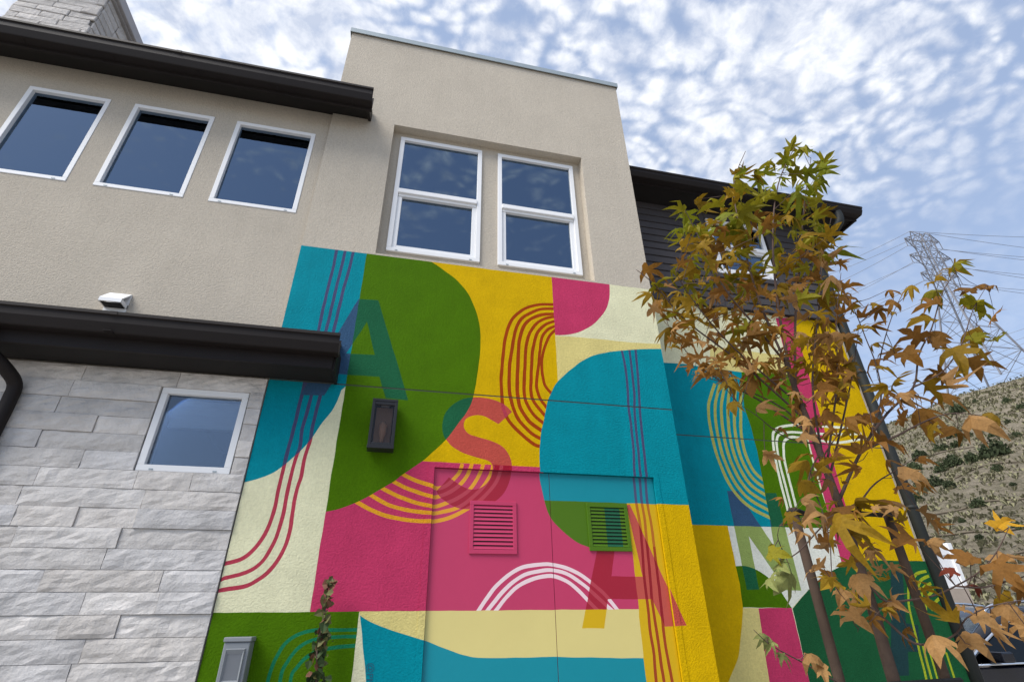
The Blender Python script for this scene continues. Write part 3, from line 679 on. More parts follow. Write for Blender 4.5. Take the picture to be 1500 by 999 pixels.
# recessed window bay
bay = wall_panel('window_bay', -.60, 1.93, MT-.30, 6.25, .105, .20, [(-.276, .588, 4.408, 5.916), (.756, 1.611, 4.408, 5.916)], STUCCO, house)
box('bay_sill', -.352, 1.690, .006, .104, MT+.004, MT+.021, STUCCO, house)
window(-.274, .586, 4.410, 5.914, .082, .044, rail=5.13, shade_depth=.17)
window(.758, 1.609, 4.410, 5.914, .082, .044, rail=5.13, shade_depth=.17)
# door frame reveal
bm = bmesh.new(); bm_box(bm, DX0-.0035, DX1+.0035, .067, .16, 0, DZ+.0035); from_bm('door_jamb', bm, house, JOINT)
for nm_, a in (('magenta', None),):
    pass
# louvres
def louvre(dr, x0, x1, z0, z1, cols, framecol):
    yf = .0185
    bm = bmesh.new(); fw = .028
    bm_box(bm, x0-fw, x1+fw, yf-.012, yf-.0005, z1, z1+fw, .002); bm_box(bm, x0-fw, x1+fw, yf-.012, yf-.0005, z0-fw, z0, .002); bm_box(bm, x0-fw, x0, yf-.0115, yf-.0005, z0, z1, .002); bm_box(bm, x1, x1+fw, yf-.0115, yf-.0005, z0, z1, .002)
    from_bm('louvre_frame', bm, dr, paint(framecol, True))
    box('louvre_cavity', x0, x1, yf-.0018, yf-.0006, z0, z1, BLACKM, dr)
    n = 11; h = (z1-z0)/n
    for k in range(n):
        zc = z0 + h*k
        bm = bmesh.new(); s = 0
        for (f0, f1, col) in cols:
            a, b_ = x0+(x1-x0)*f0, x0+(x1-x0)*f1
            vs_ = [bm.verts.new(p) for p in ((a,yf-.0105,zc+.003),(b_,yf-.0105,zc+.003),(b_,yf-.0025,zc+h*.86),(a,yf-.0025,zc+h*.86))]
            f = bm.faces.new(vs_); f.material_index = s; s += 1
        me = bpy.data.meshes.new('slat'); bm.to_mesh(me); bm.free()
        o = link('slat', me, dr)
        for c_ in cols: me.materials.append(paint(c_[2], True))
louvre(doorL, .573, .856, 1.895, 2.192, [(0, 1, 'magenta')], 'magenta')
louvre(doorR, 1.450, 1.722, 1.925, 2.203, [(0, .42, 'green'), (.42, .86, 'darkteal'), (.86, 1, 'green')], 'green')
# signature lettering
cu_ = bpy.data.curves.new('signature', 'FONT'); cu_.body = '@PN'; cu_.size = .052; cu_.extrude = 0
so_ = bpy.data.objects.new('signature_text', cu_); COL.objects.link(so_)
sp = W([(541, 970)])[0]; so_.matrix_world = Matrix(((0, 1, 0, sp[0]-.006), (0, 0, -1, -.0015), (-1, 0, 0, sp[1]), (0, 0, 0, 1)))
bpy.context.view_layer.update(); me = bpy.data.meshes.new_from_object(so_.evaluated_get(bpy.context.evaluated_depsgraph_get())); mw = so_.matrix_world.copy(); bpy.data.objects.remove(so_)
me.transform(mw); link('signature', me, tower, mat('signature_ink', (.01, .09, .15), .6))

# ------------------------------------------------------------------ recessed right wall and its mural
ST = 4.597
recess = wall_panel('recessed_wall', TX1-.3, RX1, 0, 6.4, RY+.004, RY+.2, [(3.56, 4.36, 5.09, 5.95)], STUCCO, house)
RL = TX1-.25
baseR = []
def SR(*parts): return shape(RY, *parts)
def wx(px, py): return W([(px, py)], RY)[0]
CT = W([(971,531),(1000,533),(1086,545)], RY)
baseR.append(('cream', rect(RL, RX1, 3.3, ST)))
pyR = W([(1000,503),(1150,522)], RY)
baseR.append(('pale', [(wx(1040,507)[0], wx(1040,507)[1]), (wx(1170,524)[0], wx(1170,524)[1]), wx(1170,560), wx(1040,560)]))
bR = W([(1086,545),(1090,596),(1100,626),(1109,660),(1116,696),(1121,726),(1128,760),(1131,773)], RY)
bz = sum(p[1] for p in W([(1014,767),(1060,769),(1130,773)], RY))/3
baseR.append(('blue', [(RL, CT[0][1])] + CT + bR[1:-1] + [(bR[-1][0], bz), (RL, bz)]))
gtop = W([(1086,545),(1149,548),(1165,549)], RY)
baseR.append(('green', [gtop[0], gtop[1], gtop[2], wx(1170,600), wx(1184,650), wx(1195,696), wx(1222,775)] + [(bR[-1][0], bz)] + bR[1:-1][::-1]))
baseR.append(('white', [wx(1060,770), (bR[-1][0], bz), (wx(1225,775)[0], bz)] + W([(1234,828),(1210,840),(1189,858),(1160,890),(1138,858),(1126,846),(1078,835)], RY)))
baseR.append(('yellow', [(RL, bz), (wx(1066,770)[0], bz)] + curve2(W([(1066,770),(1072,800),(1078,828),(1084,856),(1088,884),(1088,900),(1086,924),(1082,960),(1073,984),(1066,1002),(1060,1030)], RY))[1:] + [(wx(1060,1030)[0], 0), (RL, 0)]))
zl = sum(p[1] for p in W([(1088,889),(1159,891)], RY))/2
baseR.append(('green', W([(1078,829)], RY) + curve2(W([(1078,829),(1092,829),(1106,833),(1118,840),(1126,846),(1138,858),(1160,890)], RY))[1:] + [wx(1088,889), wx(1084,856)]))
baseR.append(('pale', [(wx(1088,889)[0], zl)] + [(wx(1111,891)[0], zl), wx(1127,999), (wx(1127,999)[0], 0), (wx(1060,1030)[0], 0)] + curve2(W([(1088,889),(1088,900),(1086,924),(1082,960),(1073,984),(1066,1002),(1060,1030)], RY))[::-1][0:-1]))
baseR.append(('magenta', [(wx(1111,891)[0], zl), (wx(1160,891)[0], zl), wx(1186,999), (wx(1186,999)[0], 0), (wx(1127,999)[0], 0), wx(1127,999)]))
baseR.append(('yellow', [wx(1161,465), (RX1, ST), (RX1, wx(1300,820)[1]), wx(1262,823)]))
baseR.append(('magenta', [wx(1136,466), wx(1161,465), wx(1262,823), wx(1234,828)]))
zg = sum(p[1] for p in W([(1262,823),(1274,820),(1334,819)], RY))/3
baseR.append(('forest', [wx(1161,891), wx(1189,858), wx(1210,840), wx(1234,828), (wx(1262,823)[0], zg), (RX1, zg), (RX1, 0), (wx(1186,999)[0], 0), wx(1186,999)]))
baseR.append(('tan', rect(RX1-.025, RX1, zg, ST)))
strR = []
o1 = [(1047,562),(1039,588),(1038,606),(1041,628),(1047,656),(1055,680),(1068,708),(1084,730),(1104,746),(1132,760)]
o6 = [(1086,562),(1085,588),(1085,606),(1085,624),(1087,644),(1091,662),(1097,677),(1103,688),(1111,697),(1121,705)]
for k in range(6):
    f = k/5; strR.append(('lime', stroke(RY, [(a[0]*(1-f)+b_[0]*f, a[1]*(1-f)+b_[1]*f) for a, b_ in zip(o1, o6)], 4.2)))
for pts in ([(1156,762),(1153,742),(1146,716),(1138,682),(1133,654),(1132,640),(1134,632),(1144,625),(1170,622),(1200,624),(1232,626),(1256,627)], [(1162,756),(1159,744),(1152,716),(1143,682),(1138,654),(1138,643),(1142,636),(1156,633),(1180,634),(1220,636),(1262,635)], [(1166,742),(1160,718),(1150,678),(1148,660),(1148,650),(1152,643),(1166,640),(1200,645),(1230,648),(1270,641)]):
    strR.append(('stripewhite', stroke(RY, pts, 3.2)))
for w_, pts in ((3.2,[(1331,860),(1331,884),(1338,916),(1348,958),(1357,994),(1372,1060)]), (3.2,[(1352,946),(1354,954),(1364,992),(1380,1060)]), (2.6,[(1360,950),(1372,990),(1388,1060)]), (3,[(1376,948),(1387,990),(1400,1040)]), (3,[(1386,955),(1400,999),(1412,1040)]),
 (3.2,[(1337,848),(1344,839.5),(1357,836.5)]), (3.2,[(1344,862),(1349,849),(1361,843.5)]), (3.2,[(1349,876),(1353,860),(1364,854)]), (3.2,[(1356,893),(1358,875),(1368,864)]), (3.2,[(1364,893),(1370,882),(1376,876)])):
    strR.append(('limestripe', stroke(RY, pts, w_)))
LN = W([(1065,719),(1080,719),(1134,800),(1121,722),(1137,722),(1174,865),(1152,864),(1097,785),(1112,863),(1094,863)], RY)
LI = W([(1305,836),(1322,836),(1327,912),(1345,916),(1348,954),(1330,954),(1332,989),(1305,989)], RY)
baseR = [(c_, wob(p_)) for c_, p_ in baseR]; strR = [(k_, wob(p_)) for k_, p_ in strR]; LN, LI = wob(LN), wob(LI)
boundR = rect(RL, RX1, 0, ST)
cl = lambda p: clampw(p, RL, RX1, 0, ST)
jointR = rect(RL, RX1, JZ0, JZ1)
P, F, C = arrangement(boundR, [cl(b_[1]) for b_ in baseR] + [cl(s[1]) for s in strR] + [cl(LN), cl(LI), jointR]); X, Y = C[:, 0], C[:, 1]
bi = np.full(len(F), -1)
for i, (c_, poly) in enumerate(baseR): bi[pip(cl(poly), X, Y)] = i
si = np.full(len(F), -1); bcn = np.array([baseR[i][0] if i >= 0 else 'cream' for i in bi])
okR = {'lime': ('blue',), 'stripewhite': ('green', 'magenta', 'yellow'), 'limestripe': ('forest',)}
for i, (kind, poly) in enumerate(strR): si[pip(cl(poly), X, Y) & np.isin(bcn, okR[kind])] = i
iN, iI = pip(LN, X, Y), pip(LI, X, Y)
keys = []
for i in range(len(F)):
    if JZ0 < Y[i] < JZ1: keys.append(None); continue
    bc = bcn[i]; k = ('b', int(bi[i])); col = bc; nm = 'painted_shape'
    if si[i] >= 0: k = ('s', int(si[i])); col = strR[si[i]][0]; nm = 'painted_stripe'
    if iN[i] and col != 'lime': k = ('l', 1); nm = 'painted_letter'; col = {'blue': 'slate', 'green': 'teal', 'white': 'sage'}.get(bc, 'sage')
    if iI[i] and col != 'limestripe': k = ('l', 2); nm = 'painted_letter'; col = 'deepslate'
    keys.append((k, col, nm))
emit(P, F, keys, lambda k: RY, lambda k: recess, lambda k: k[2], lambda k: paint(k[1]))
box('control_joint', TX1, RX1-.002, RY+.0022, RY+.0036, JZ0-.002, JZ1+.002, JOINT, recess)
# lap siding
WX0, WX1, WZ0, WZ1 = 3.60, 4.32, 5.13, 5.91
siding = wall_panel('lap_siding', RL, RX1-.003, ST+.001, 6.12, RY-.014, RY+.003, [(3.56, 4.36, 5.09, 5.95)], mat('siding_backing', (.02, .018, .018), .9), house)
bh = .105
def board(x0, x1, z):
    if x1-x0 < .05: return
    prof = [(RY-.034, z+.004), (RY-.016, z+.004), (RY-.016, z+bh-.001), (RY-.021, z+bh-.001)]
    bm = bmesh.new(); bm_prism(bm, prof, x0, x1); from_bm('siding_board', bm, siding, SIDINGM)
z = ST
while z < 6.05:
    if z+bh > 5.03 and z < 6.0: segs = [(RL+.01, 3.455), (4.465, RX1-.088)]
    else: segs = [(RL+.01, 3.455), (3.53, 4.39), (4.465, RX1-.088)]
    for a, b_ in segs: board(a, b_, z)
    z += bh
for a, b_ in ((3.458, 3.527), (4.393, 4.462), (RX1-.085, RX1-.004)): box('trim_board', a, b_, RY-.045, RY-.016, ST+.002, 6.10, SIDINGM, siding, .003)
box('trim_board', 3.53, 4.39, RY-.045, RY-.016, 5.025, 5.088, SIDINGM, siding, .003); box('trim_board', 3.53, 4.39, RY-.045, RY-.016, 5.952, 6.02, SIDINGM, siding, .003)
window(3.562, 4.358, 5.092, 5.948, RY-.04, .050, rail=5.50)
box('drip_edge', RL, RX1-.004, RY-.044, RY-.003, ST-.014, ST-.001, DARKTRIM, house)
# side and rear walls of the right wing
box('side_wall', RX1-.16, RX1, RY+.202, 9, 0, 6.4, STUCCO, house); box('rear_wall', -6.5, RX1-.161, 8.8, 9, 0, 6.4, STUCCO, house); box('side_wall', -6.5, -6.34, .21, 8.79, 0, 6.3, STUCCO, house)
# ------------------------------------------------------------------ eaves, gutters, roofs
def gutter(x0, x1, yf, yb, zt_, zb_, nm='gutter', m=DARKTRIM):
    t = .006
    prof = [(yf-.012, zt_), (yf-.012, zt_-.022), (yf, zt_-.028), (yf+.004, zt_-(zt_-zb_)*.55), (yf+.030, zb_+.006), (yf+.036, zb_), (yb, zb_), (yb, zt_), (yb-t, zt_), (yb-t, zb_+t), (yf+.040, zb_+t), (yf+.034, zb_+.010), (yf+.010, zt_-(zt_-zb_)*.55), (yf+t, zt_-.024), (yf+t, zt_)]
    return prism(nm, prof, x0, x1, m, house)
# upper left eave
gutter(-6.5, -.562, -.330, -.215, 6.030, 5.885)
box('fascia', -6.5, -.566, -.214, -.190, 5.860, 6.035, DARKTRIM, house)
prism('soffit', [(-.189, 5.892), (LW-.001, 6.004), (LW-.001, 6.022), (-.189, 5.910)], -6.5, -.6155, SOFFITM, house)
prism('rake_board', [(-.189, 5.862), (-.001, 5.955), (-.001, 6.09), (-.189, 6.01)], -.615, -.585, DARKTRIM, house)
bm = bmesh.new(); bm_prism(bm, [(-.22, 6.038), (4.4, 7.25), (4.4, 7.33), (-.22, 6.09)], -6.7, TX0-.004); from_bm('roof', bm, house, mat('dark_shingle', (.05, .045, .042), .95, .5, 30))
for k in range(9): box('gutter_strap', -6.2+k*.68, -6.188+k*.68, -.292, -.218, 5.8815, 5.8845, DARKTRIM, house)
# lower roof over the stone
gutter(-6.5, -.468, -.392, -.282, 3.250, 3.115)
box('fascia', -6.5, -.505, -.281, -.262, 3.028, 3.255, DARKTRIM, house)
box('soffit', -6.5, -.506, -.261, -.002, 3.038, 3.055, SOFFITM, house)
box('rake_board', -.5055, -.487, -.2605, -.001, 3.026, 3.24, DARKTRIM, house)
bm = bmesh.new(); bm_prism(bm, [(-.30, 3.256), (-.005, 3.345), (-.005, 3.36), (-.30, 3.275)], -6.5, -.50); from_bm('lower_roof', bm, house, MATS['dark_shingle'])
for gx_ in (-1.9, -4.6):
    bm = bmesh.new(); bm_box(bm, gx_, gx_+.045, -.3985, -.284, 3.1125, 3.1148); bm_box(bm, gx_, gx_+.045, -.4065, -.4045, 3.226, 3.25); from_bm('gutter_seam', bm, house, DARKTRIM)
for gx_ in (-2.3, -5.0): box('gutter_seam', gx_, gx_+.045, -.3445, -.3422, 6.006, 6.031, DARKTRIM, house)
# right wing eave
gutter(TX1+.004, 5.655, .165, .285, 6.180, 6.075)
box('fascia', TX1+.004, 5.650, .286, .305, 6.050, 6.185, DARKTRIM, house)
box('soffit', TX1+.004, 5.620, .306, 9.4, 6.085, 6.10, SOFFITM, house)
box('fascia', 5.621, 5.650, .306, 9.4, 6.055, 6.185, DARKTRIM, house)
bm = bmesh.new(); bm_prism(bm, [(.27, 6.186), (5.0, 7.0), (9.5, 6.2), (9.5, 6.26), (5.0, 7.08), (.27, 6.235)], TX1+.004, 5.68); from_bm('roof', bm, house, MATS['dark_shingle'])
# downspouts
GREENPIPE = mat('dark_green_grey_pipe', (.020, .023, .022), .6, .04, 30, .1, 3)
tube('downspout', catmull([(5.30, .235, 6.08), (5.30, .235, 5.98), (5.27, .28, 5.88), (5.16, .50, 5.70), (5.118, .575, 5.58), (5.117, .583, 5.45)], 5) + [Vector((5.117, .584, 3.2)), Vector((5.117, .584, .1))], .054, GREENPIPE, house, 12)
for zz_ in (5.2, 3.9, 2.4, .9): tube('pipe_strap', [(5.117, .584, zz_), (5.117, .584, zz_+.035)], .058, GREENPIPE, house, 12)
bm = bmesh.new(); bm_tube(bm, catmull([(-2.57, -.335, 3.13), (-2.57, -.335, 3.07), (-2.56, -.30, 3.00), (-2.47, -.16, 2.90), (-2.435, -.075, 2.83), (-2.43, -.062, 2.72), (-2.43, -.062, 2.60)], 5) + [Vector((-2.43, -.062, 1.0)), Vector((-2.43, -.062, .1))], .040, 10); from_bm('downspout', bm, house, DARKTRIM, smooth=True)
for k in range(5): tube('pipe_rib', [(-2.56+.012*k, -.30+.02*k, 3.0-.014*k-.004), (-2.56+.012*k+.003, -.30+.02*k+.005, 3.0-.014*k-.012)], .043, DARKTRIM, house, 10)
# dryer vent hood on the left wall
bm = bmesh.new(); bm_prism(bm, [(LW, 3.47), (LW, 3.64), (LW-.012, 3.64), (LW-.105, 3.545), (LW-.105, 3.515), (LW-.098, 3.515), (LW-.098, 3.540), (LW-.012, 3.628), (LW-.012, 3.47)], -2.20, -2.055); bm_box(bm, -2.20, -2.194, LW-.1, LW, 3.515, 3.546); bm_box(bm, -2.061, -2.055, LW-.1, LW, 3.515, 3.546)
vt = from_bm('vent_hood', bm, house, VINYL); box('vent_flap', -2.19, -2.065, LW-.085, LW-.014, 3.512, 3.518, BLACKM, vt)
# chimney behind the eave
ch = box('chimney', -5.30, -4.43, 1.225, 2.6, 6.5, 8.98, MORTAR, house)
z = 6.9; k = 0
CST = mat('chimney_stone', (.54, .51, .48), .95, 1.0, 16, .12, 8, rnd=.10, detail=6, bdist=.03)
def rough_block(x0, x1, y0, y1, z0, z1, parent):
    bm = bmesh.new(); bm_box(bm, x0, x1, y0, y1, z0, z1, .010)
    for v in bm.verts: v.co += Vector((noise.noise(v.co*7)*.006, noise.noise(v.co*9+Vector((3, 0, 0)))*.012, 0))
    from_bm('stone', bm, parent, CST)
while z < 8.95:
    x = -5.32 - (.2 if k % 2 else 0); z1 = min(z+.115, 8.96)
    while x < -4.42:
        w = rng.uniform(.25, .5); xe = min(x+w, -4.40)
        if xe-x > .05 and xe > -5.3: rough_block(max(x, -5.32)+.003, xe-.003, 1.19+rng.uniform(-.008, .008), 1.224, z+.003, z1-.003, ch)
        x += w
    y = 1.226 - (.15 if k % 2 else 0)
    while y < 2.6:
        w = rng.uniform(.25, .5); ye = min(y+w, 2.6)
        if ye-max(y, 1.226) > .05: rough_block(-4.429, -4.40+rng.uniform(-.008, .008), max(y, 1.226)+.003, ye-.003, z+.003, z1-.003, ch)
        y += w
    z = z1 if z1 >= 8.95 else z+.115; k += 1
box('chimney_cap', -5.42, -4.32, 1.10, 2.75, 8.99, 9.16, mat('grey_cap', (.40, .39, .40), .7, .2, 40), ch, .012); box('cap_trim', -5.38, -4.365, 1.14, 2.71, 8.962, 8.989, MATS['grey_cap'], ch)
pw = box('rear_parapet', -8.4, -5.9, 2.5, 2.7, 6.5, 8.75, STUCCO, house); box('parapet_flashing', -8.42, -5.88, 2.48, 2.72, 8.751, 8.80, FLASH, pw)

# ------------------------------------------------------------------ wall lantern
lt = empty('wall_lantern', (-.116, 0, 2.71)); tag(lt, 'black rectangular wall lantern with clear glass on the green mural arch', 'wall light')
def lbox(nm, x0, x1, y0, y1, z0, z1, m, bv=.002): return box(nm, x0, x1, y0, y1, z0, z1, m, lt, bv)
lbox('back_plate', -.075, .075, -.018, -.001, -.155, .175, BLACKMET)
lbox('base', -.092, .092, -.125, -.019, -.185, -.160, BLACKMET)
lbox('top_cap', -.090, .090, -.120, -.019, .165, .185, BLACKMET)
for sx in (-1, 1):
    lbox('post', min(sx*.090, sx*.068), max(sx*.090, sx*.068), -.119, -.097, -.1595, .1645, BLACKMET); lbox('post', min(sx*.088, sx*.072), max(sx*.088, sx*.072), -.035, -.019, -.1595, .1645, BLACKMET)
lbox('front_rail', -.0675, .0675, -.117, -.099, .140, .1645, BLACKMET); lbox('front_rail', -.0675, .0675, -.117, -.099, -.1595, -.140, BLACKMET)
LG = glass_mat('lantern_glass', (.85, .80, .76), 1.28, .05)
lbox('glass_pane', -.0672, .0672, -.110, -.107, -.1395, .1395, LG, 0)
for sx in (-1, 1): lbox('glass_pane', sx*.080-.0015, sx*.080+.0015, -.0965, -.0355, -.1595, .1645, LG, 0)
lbox('reflector', -.060, .060, -.030, -.0185, -.140, .150, mat('lantern_reflector', (.19, .145, .125), .5))
tube('bulb', [(0, -.066, -.159), (0, -.066, -.09), (0, -.066, -.06), (0, -.066, .0), (0, -.066, .03)], [.013, .014, .026, .028, .006], mat('frosted_bulb', (.35, .25, .20), .3), lt, 12)
lbox('socket_bracket', -.03, .03, -.095, -.03, .150, .1645, FLASH)
# utility box
ub = empty('utility_box', (-.77, 0, .0)); tag(ub, 'narrow grey metal utility box mounted on the lower green panel', 'utility box')
GB = mat('grey_enamel', (.22, .235, .25), .45, .03, 30, .04, 5)
box('enclosure', -.068, .068, -.12, -.001, .45, 1.375, GB, ub, .006); box('top_cap', -.073, .073, -.128, -.001, 1.376, 1.400, GB, ub, .005)
bm = bmesh.new(); o_ = [(-.052,1.345),(.052,1.345),(.052,1.18),(-.052,1.18)]; i_ = [(-.038,1.318),(.038,1.318),(.038,1.195),(-.038,1.195)]
A_ = [bm.verts.new((x, -.121, z)) for x, z in o_]; B_ = [bm.verts.new((x*1.0, -.134, z)) for x, z in [(-.047,1.340),(.047,1.340),(.047,1.185),(-.047,1.185)]]; C_ = [bm.verts.new((x, -.124, z)) for x, z in i_]
for q in range(4): bm.faces.new((A_[q], A_[(q+1) % 4], B_[(q+1) % 4], B_[q])); bm.faces.new((B_[q], B_[(q+1) % 4], C_[(q+1) % 4], C_[q]))
from_bm('cover_bezel', bm, ub, GB); box('cover_panel', -.0378, .0378, -.1235, -.1212, 1.1953, 1.3178, mat('grey_panel', (.15, .16, .175), .4), ub)
box('hinge', .069, .074, -.10, -.085, .9, 1.0, GB, ub); tube('conduit', [(0, -.05, .449), (0, -.05, .02)], .022, GB, ub, 10)
# climbing vine
vn = empty('climbing_vine', (-.33, -.09, 0)); tag(vn, 'thin ivy vine climbing a stake in front of the mural', 'vine')
tube('stem', [(.02, 0, 0), (.025, .0, .8), (.01, 0, 1.3), (-.005, 0, 1.67)], [.012, .011, .009, .006], STAKEM, vn, 7)
tube('stem', [(.03, .01, 0), (.0, -.02, .6), (.035, -.02, 1.0), (-.01, -.02, 1.35), (.01, .0, 1.62)], .0055, TWIGM, vn, 6)
def leaf_mesh(name, seed, fold=.22, curl=.25, broad=False):
    r = random.Random(seed)
    half = [(.0,.0),(.10,.05),(.30,.02),(.50,.10),(.34,.20),(.19,.29),(.40,.47),(.60,.74),(.33,.60),(.125,.47),(.15,.64),(.10,.84),(.0,1.04)]
    if broad: half = [(.0,.0),(.12,.0),(.34,-.04),(.56,.12),(.50,.22),(.36,.34),(.50,.44),(.62,.70),(.44,.66),(.27,.56),(.24,.70),(.15,.88),(.0,1.04)]
    half = [(x*(1+r.uniform(-.12, .12)), y+r.uniform(-.03, .03)) if 0 < i < len(half)-1 else (x, y) for i, (x, y) in enumerate(half)]
    ax = [(0, .0), (0, .16), (0, .34), (0, .62), (0, 1.04)]
    bm = bmesh.new(); tw = r.uniform(-.3, .3); dr = [r.uniform(.4, 1.5) for _ in range(2)]
    def zf(x, y, s): return fold*abs(x)*(1+.3*s*tw) - curl*((y-.3)**2)*1.2 - curl*dr[0 if s < 0 else 1]*x*x*1.6 + .03*math.sin(9*y+4*x)
    mid = [bm.verts.new((0, y, zf(0, y, 1))) for _, y in ax]
    for s in (-1, 1):
        sx = s*r.uniform(.78, 1.15); dz = {2: r.uniform(-.30, .12), 6: r.uniform(-.38, .14), 5: r.uniform(-.12, .05), 7: r.uniform(-.12, .05)}
        pv = [bm.verts.new((sx*x, y, zf(x, y, s)+dz.get(i, 0))) for i, (x, y) in enumerate(half[1:-1])]
        c = [mid[0]] + pv + [mid[4]]
        order = [(0,0,1),(1,1,2),(1,2,3),(1,3,4),(1,4,5)]
        m0, m1, m2_, m3_, m4 = mid
        tris = [(m0,c[1],m1),(c[1],c[2],m1),(c[2],c[4],m1),(c[2],c[3],c[4]),(c[4],c[5],m1),(m1,c[5],m2_),(c[5],c[9],m2_),(c[5],c[6],c[9]),(c[6],c[8],c[9]),(c[6],c[7],c[8]),(m2_,c[9],m3_),(c[9],c[10],m3_),(c[10],c[11],m3_),(m3_,c[11],m4)]
        for t in tris:
            try: bm.faces.new(t if s > 0 else t[::-1])
            except ValueError: pass
    me = bpy.data.meshes.new(name); bm.to_mesh(me); bm.free()
    for p in me.polygons: p.use_smooth = False
    me.materials.append(None); return me
def small_leaves(name, n, parent, m, zr, sp, size, seed):
    r = random.Random(seed); bm = bmesh.new()
    for _ in range(n):
        f = r.random(); z = zr[0]+(zr[1]-zr[0])*f; w = sp*(1.25-.85*f)
        p = Vector((r.gauss(0, w)+.01, r.gauss(-.01, w*.7), z)); q = Vector((r.gauss(0, 1), r.gauss(-.8, .8), r.gauss(.3, .6))).normalized(); u = q.orthogonal().normalized(); u = (u*math.cos(r.uniform(0, 6)) + q.cross(u)*math.sin(r.uniform(0, 6))).normalized(); v = q.cross(u); s = size*r.uniform(.5, 1.2)
        V_ = [bm.verts.new(p+u*a*s+v*b_*s+q*c*s) for a, b_, c in ((0,-.5,0),(.5,-.25,.15),(.32,.2,.1),(0,.6,0),(-.32,.2,.1),(-.5,-.25,.15))]
        bm.faces.new((V_[0], V_[1], V_[2], V_[3])); bm.faces.new((V_[0], V_[3], V_[4], V_[5]))
    o = from_bm(name, bm, parent, m); o['kind'] = 'stuff'; return o
small_leaves('ivy_leaves', 170, vn, mat('ivy_dark_green', (.040, .070, .020), .6, 0, 1, .3, 25, trans=.1), (.1, 1.45), .052, .055, 3)
small_leaves('ivy_leaves', 120, vn, mat('ivy_olive', (.13, .13, .045), .6, 0, 1, .3, 25, trans=.1), (.6, 1.70), .034, .044, 4)
small_leaves('ivy_leaves', 60, vn, mat('ivy_red_brown', (.17, .075, .045), .7, 0, 1, .3, 25, trans=.1), (.5, 1.70), .036, .050, 5)

# ------------------------------------------------------------------ tree stakes, ties and the sycamore
for x, lab in ((1.735, 'brown wooden tree stake between the young tree and the painted letter N'), (2.236, 'brown wooden tree stake on the driveway side of the young tree')):
    r = random.Random(int(x*100)); bm = bmesh.new(); bm_tube(bm, [(x+r.uniform(-.004, .004), -1.7, z_) for z_ in (0, .5, 1.0, 1.5, 1.88)], [.0215, .021, .0205, .020, .019], 10)
    o = from_bm('tree_stake', bm, None, STAKEM, smooth=True); tag(o, lab, 'stake', 'wooden stakes either side of the young tree')
def tie(pts, lab):
    o = tube('tree_tie', pts, .008, BLACKM, None, 6); tag(o, lab, 'tie', 'rubber ties holding the young tree')
tie(catmull([(1.735-.026, -1.7, 1.862), (1.735, -1.73, 1.864), (1.80, -1.70, 1.86), (1.97, -1.662, 1.85), (2.025, -1.70, 1.85), (1.97, -1.738, 1.85), (1.80, -1.69, 1.858), (1.735, -1.668, 1.862), (1.735-.026, -1.7, 1.862)], 5), 'black rubber tie looped from the letter N side stake to the trunk')
tie(catmull([(2.262, -1.7, 1.866), (2.236, -1.73, 1.866), (2.15, -1.715, 1.864), (2.01, -1.738, 1.865), (1.955, -1.70, 1.865), (2.01, -1.662, 1.865), (2.15, -1.69, 1.864), (2.236, -1.67, 1.866), (2.262, -1.7, 1.866)], 5), 'black rubber tie looped from the driveway side stake to the trunk')
o = tube('stake_brace', [(1.70, -1.726, 1.222), (2.28, -1.726, 1.228)], .011, BLACKM, None, 6); tag(o, 'black cross brace joining the two tree stakes', 'brace')
tree = empty('sycamore_tree', (1.99, -1.7, 0)); tag(tree, 'young staked sycamore with green top leaves and brown autumn leaves below', 'tree')
TB = Vector((1.99, -1.7, 0))
def tp(px, py, y): return onY(px, py, y) - TB
trunk_px = [(1310,999),(1275,880),(1240,770),(1200,660),(1165,570),(1148,520)]
tr_pts = [Vector((.0, 0, 0)), Vector((-.004, 0, .7))] + [tp(a, b_, -1.7) for a, b_ in trunk_px]
tube('trunk', catmull(tr_pts, 4), [.030-.019*(i/(4*(len(tr_pts)-1))) for i in range(4*(len(tr_pts)-1)+1)], BARK, tree, 10)
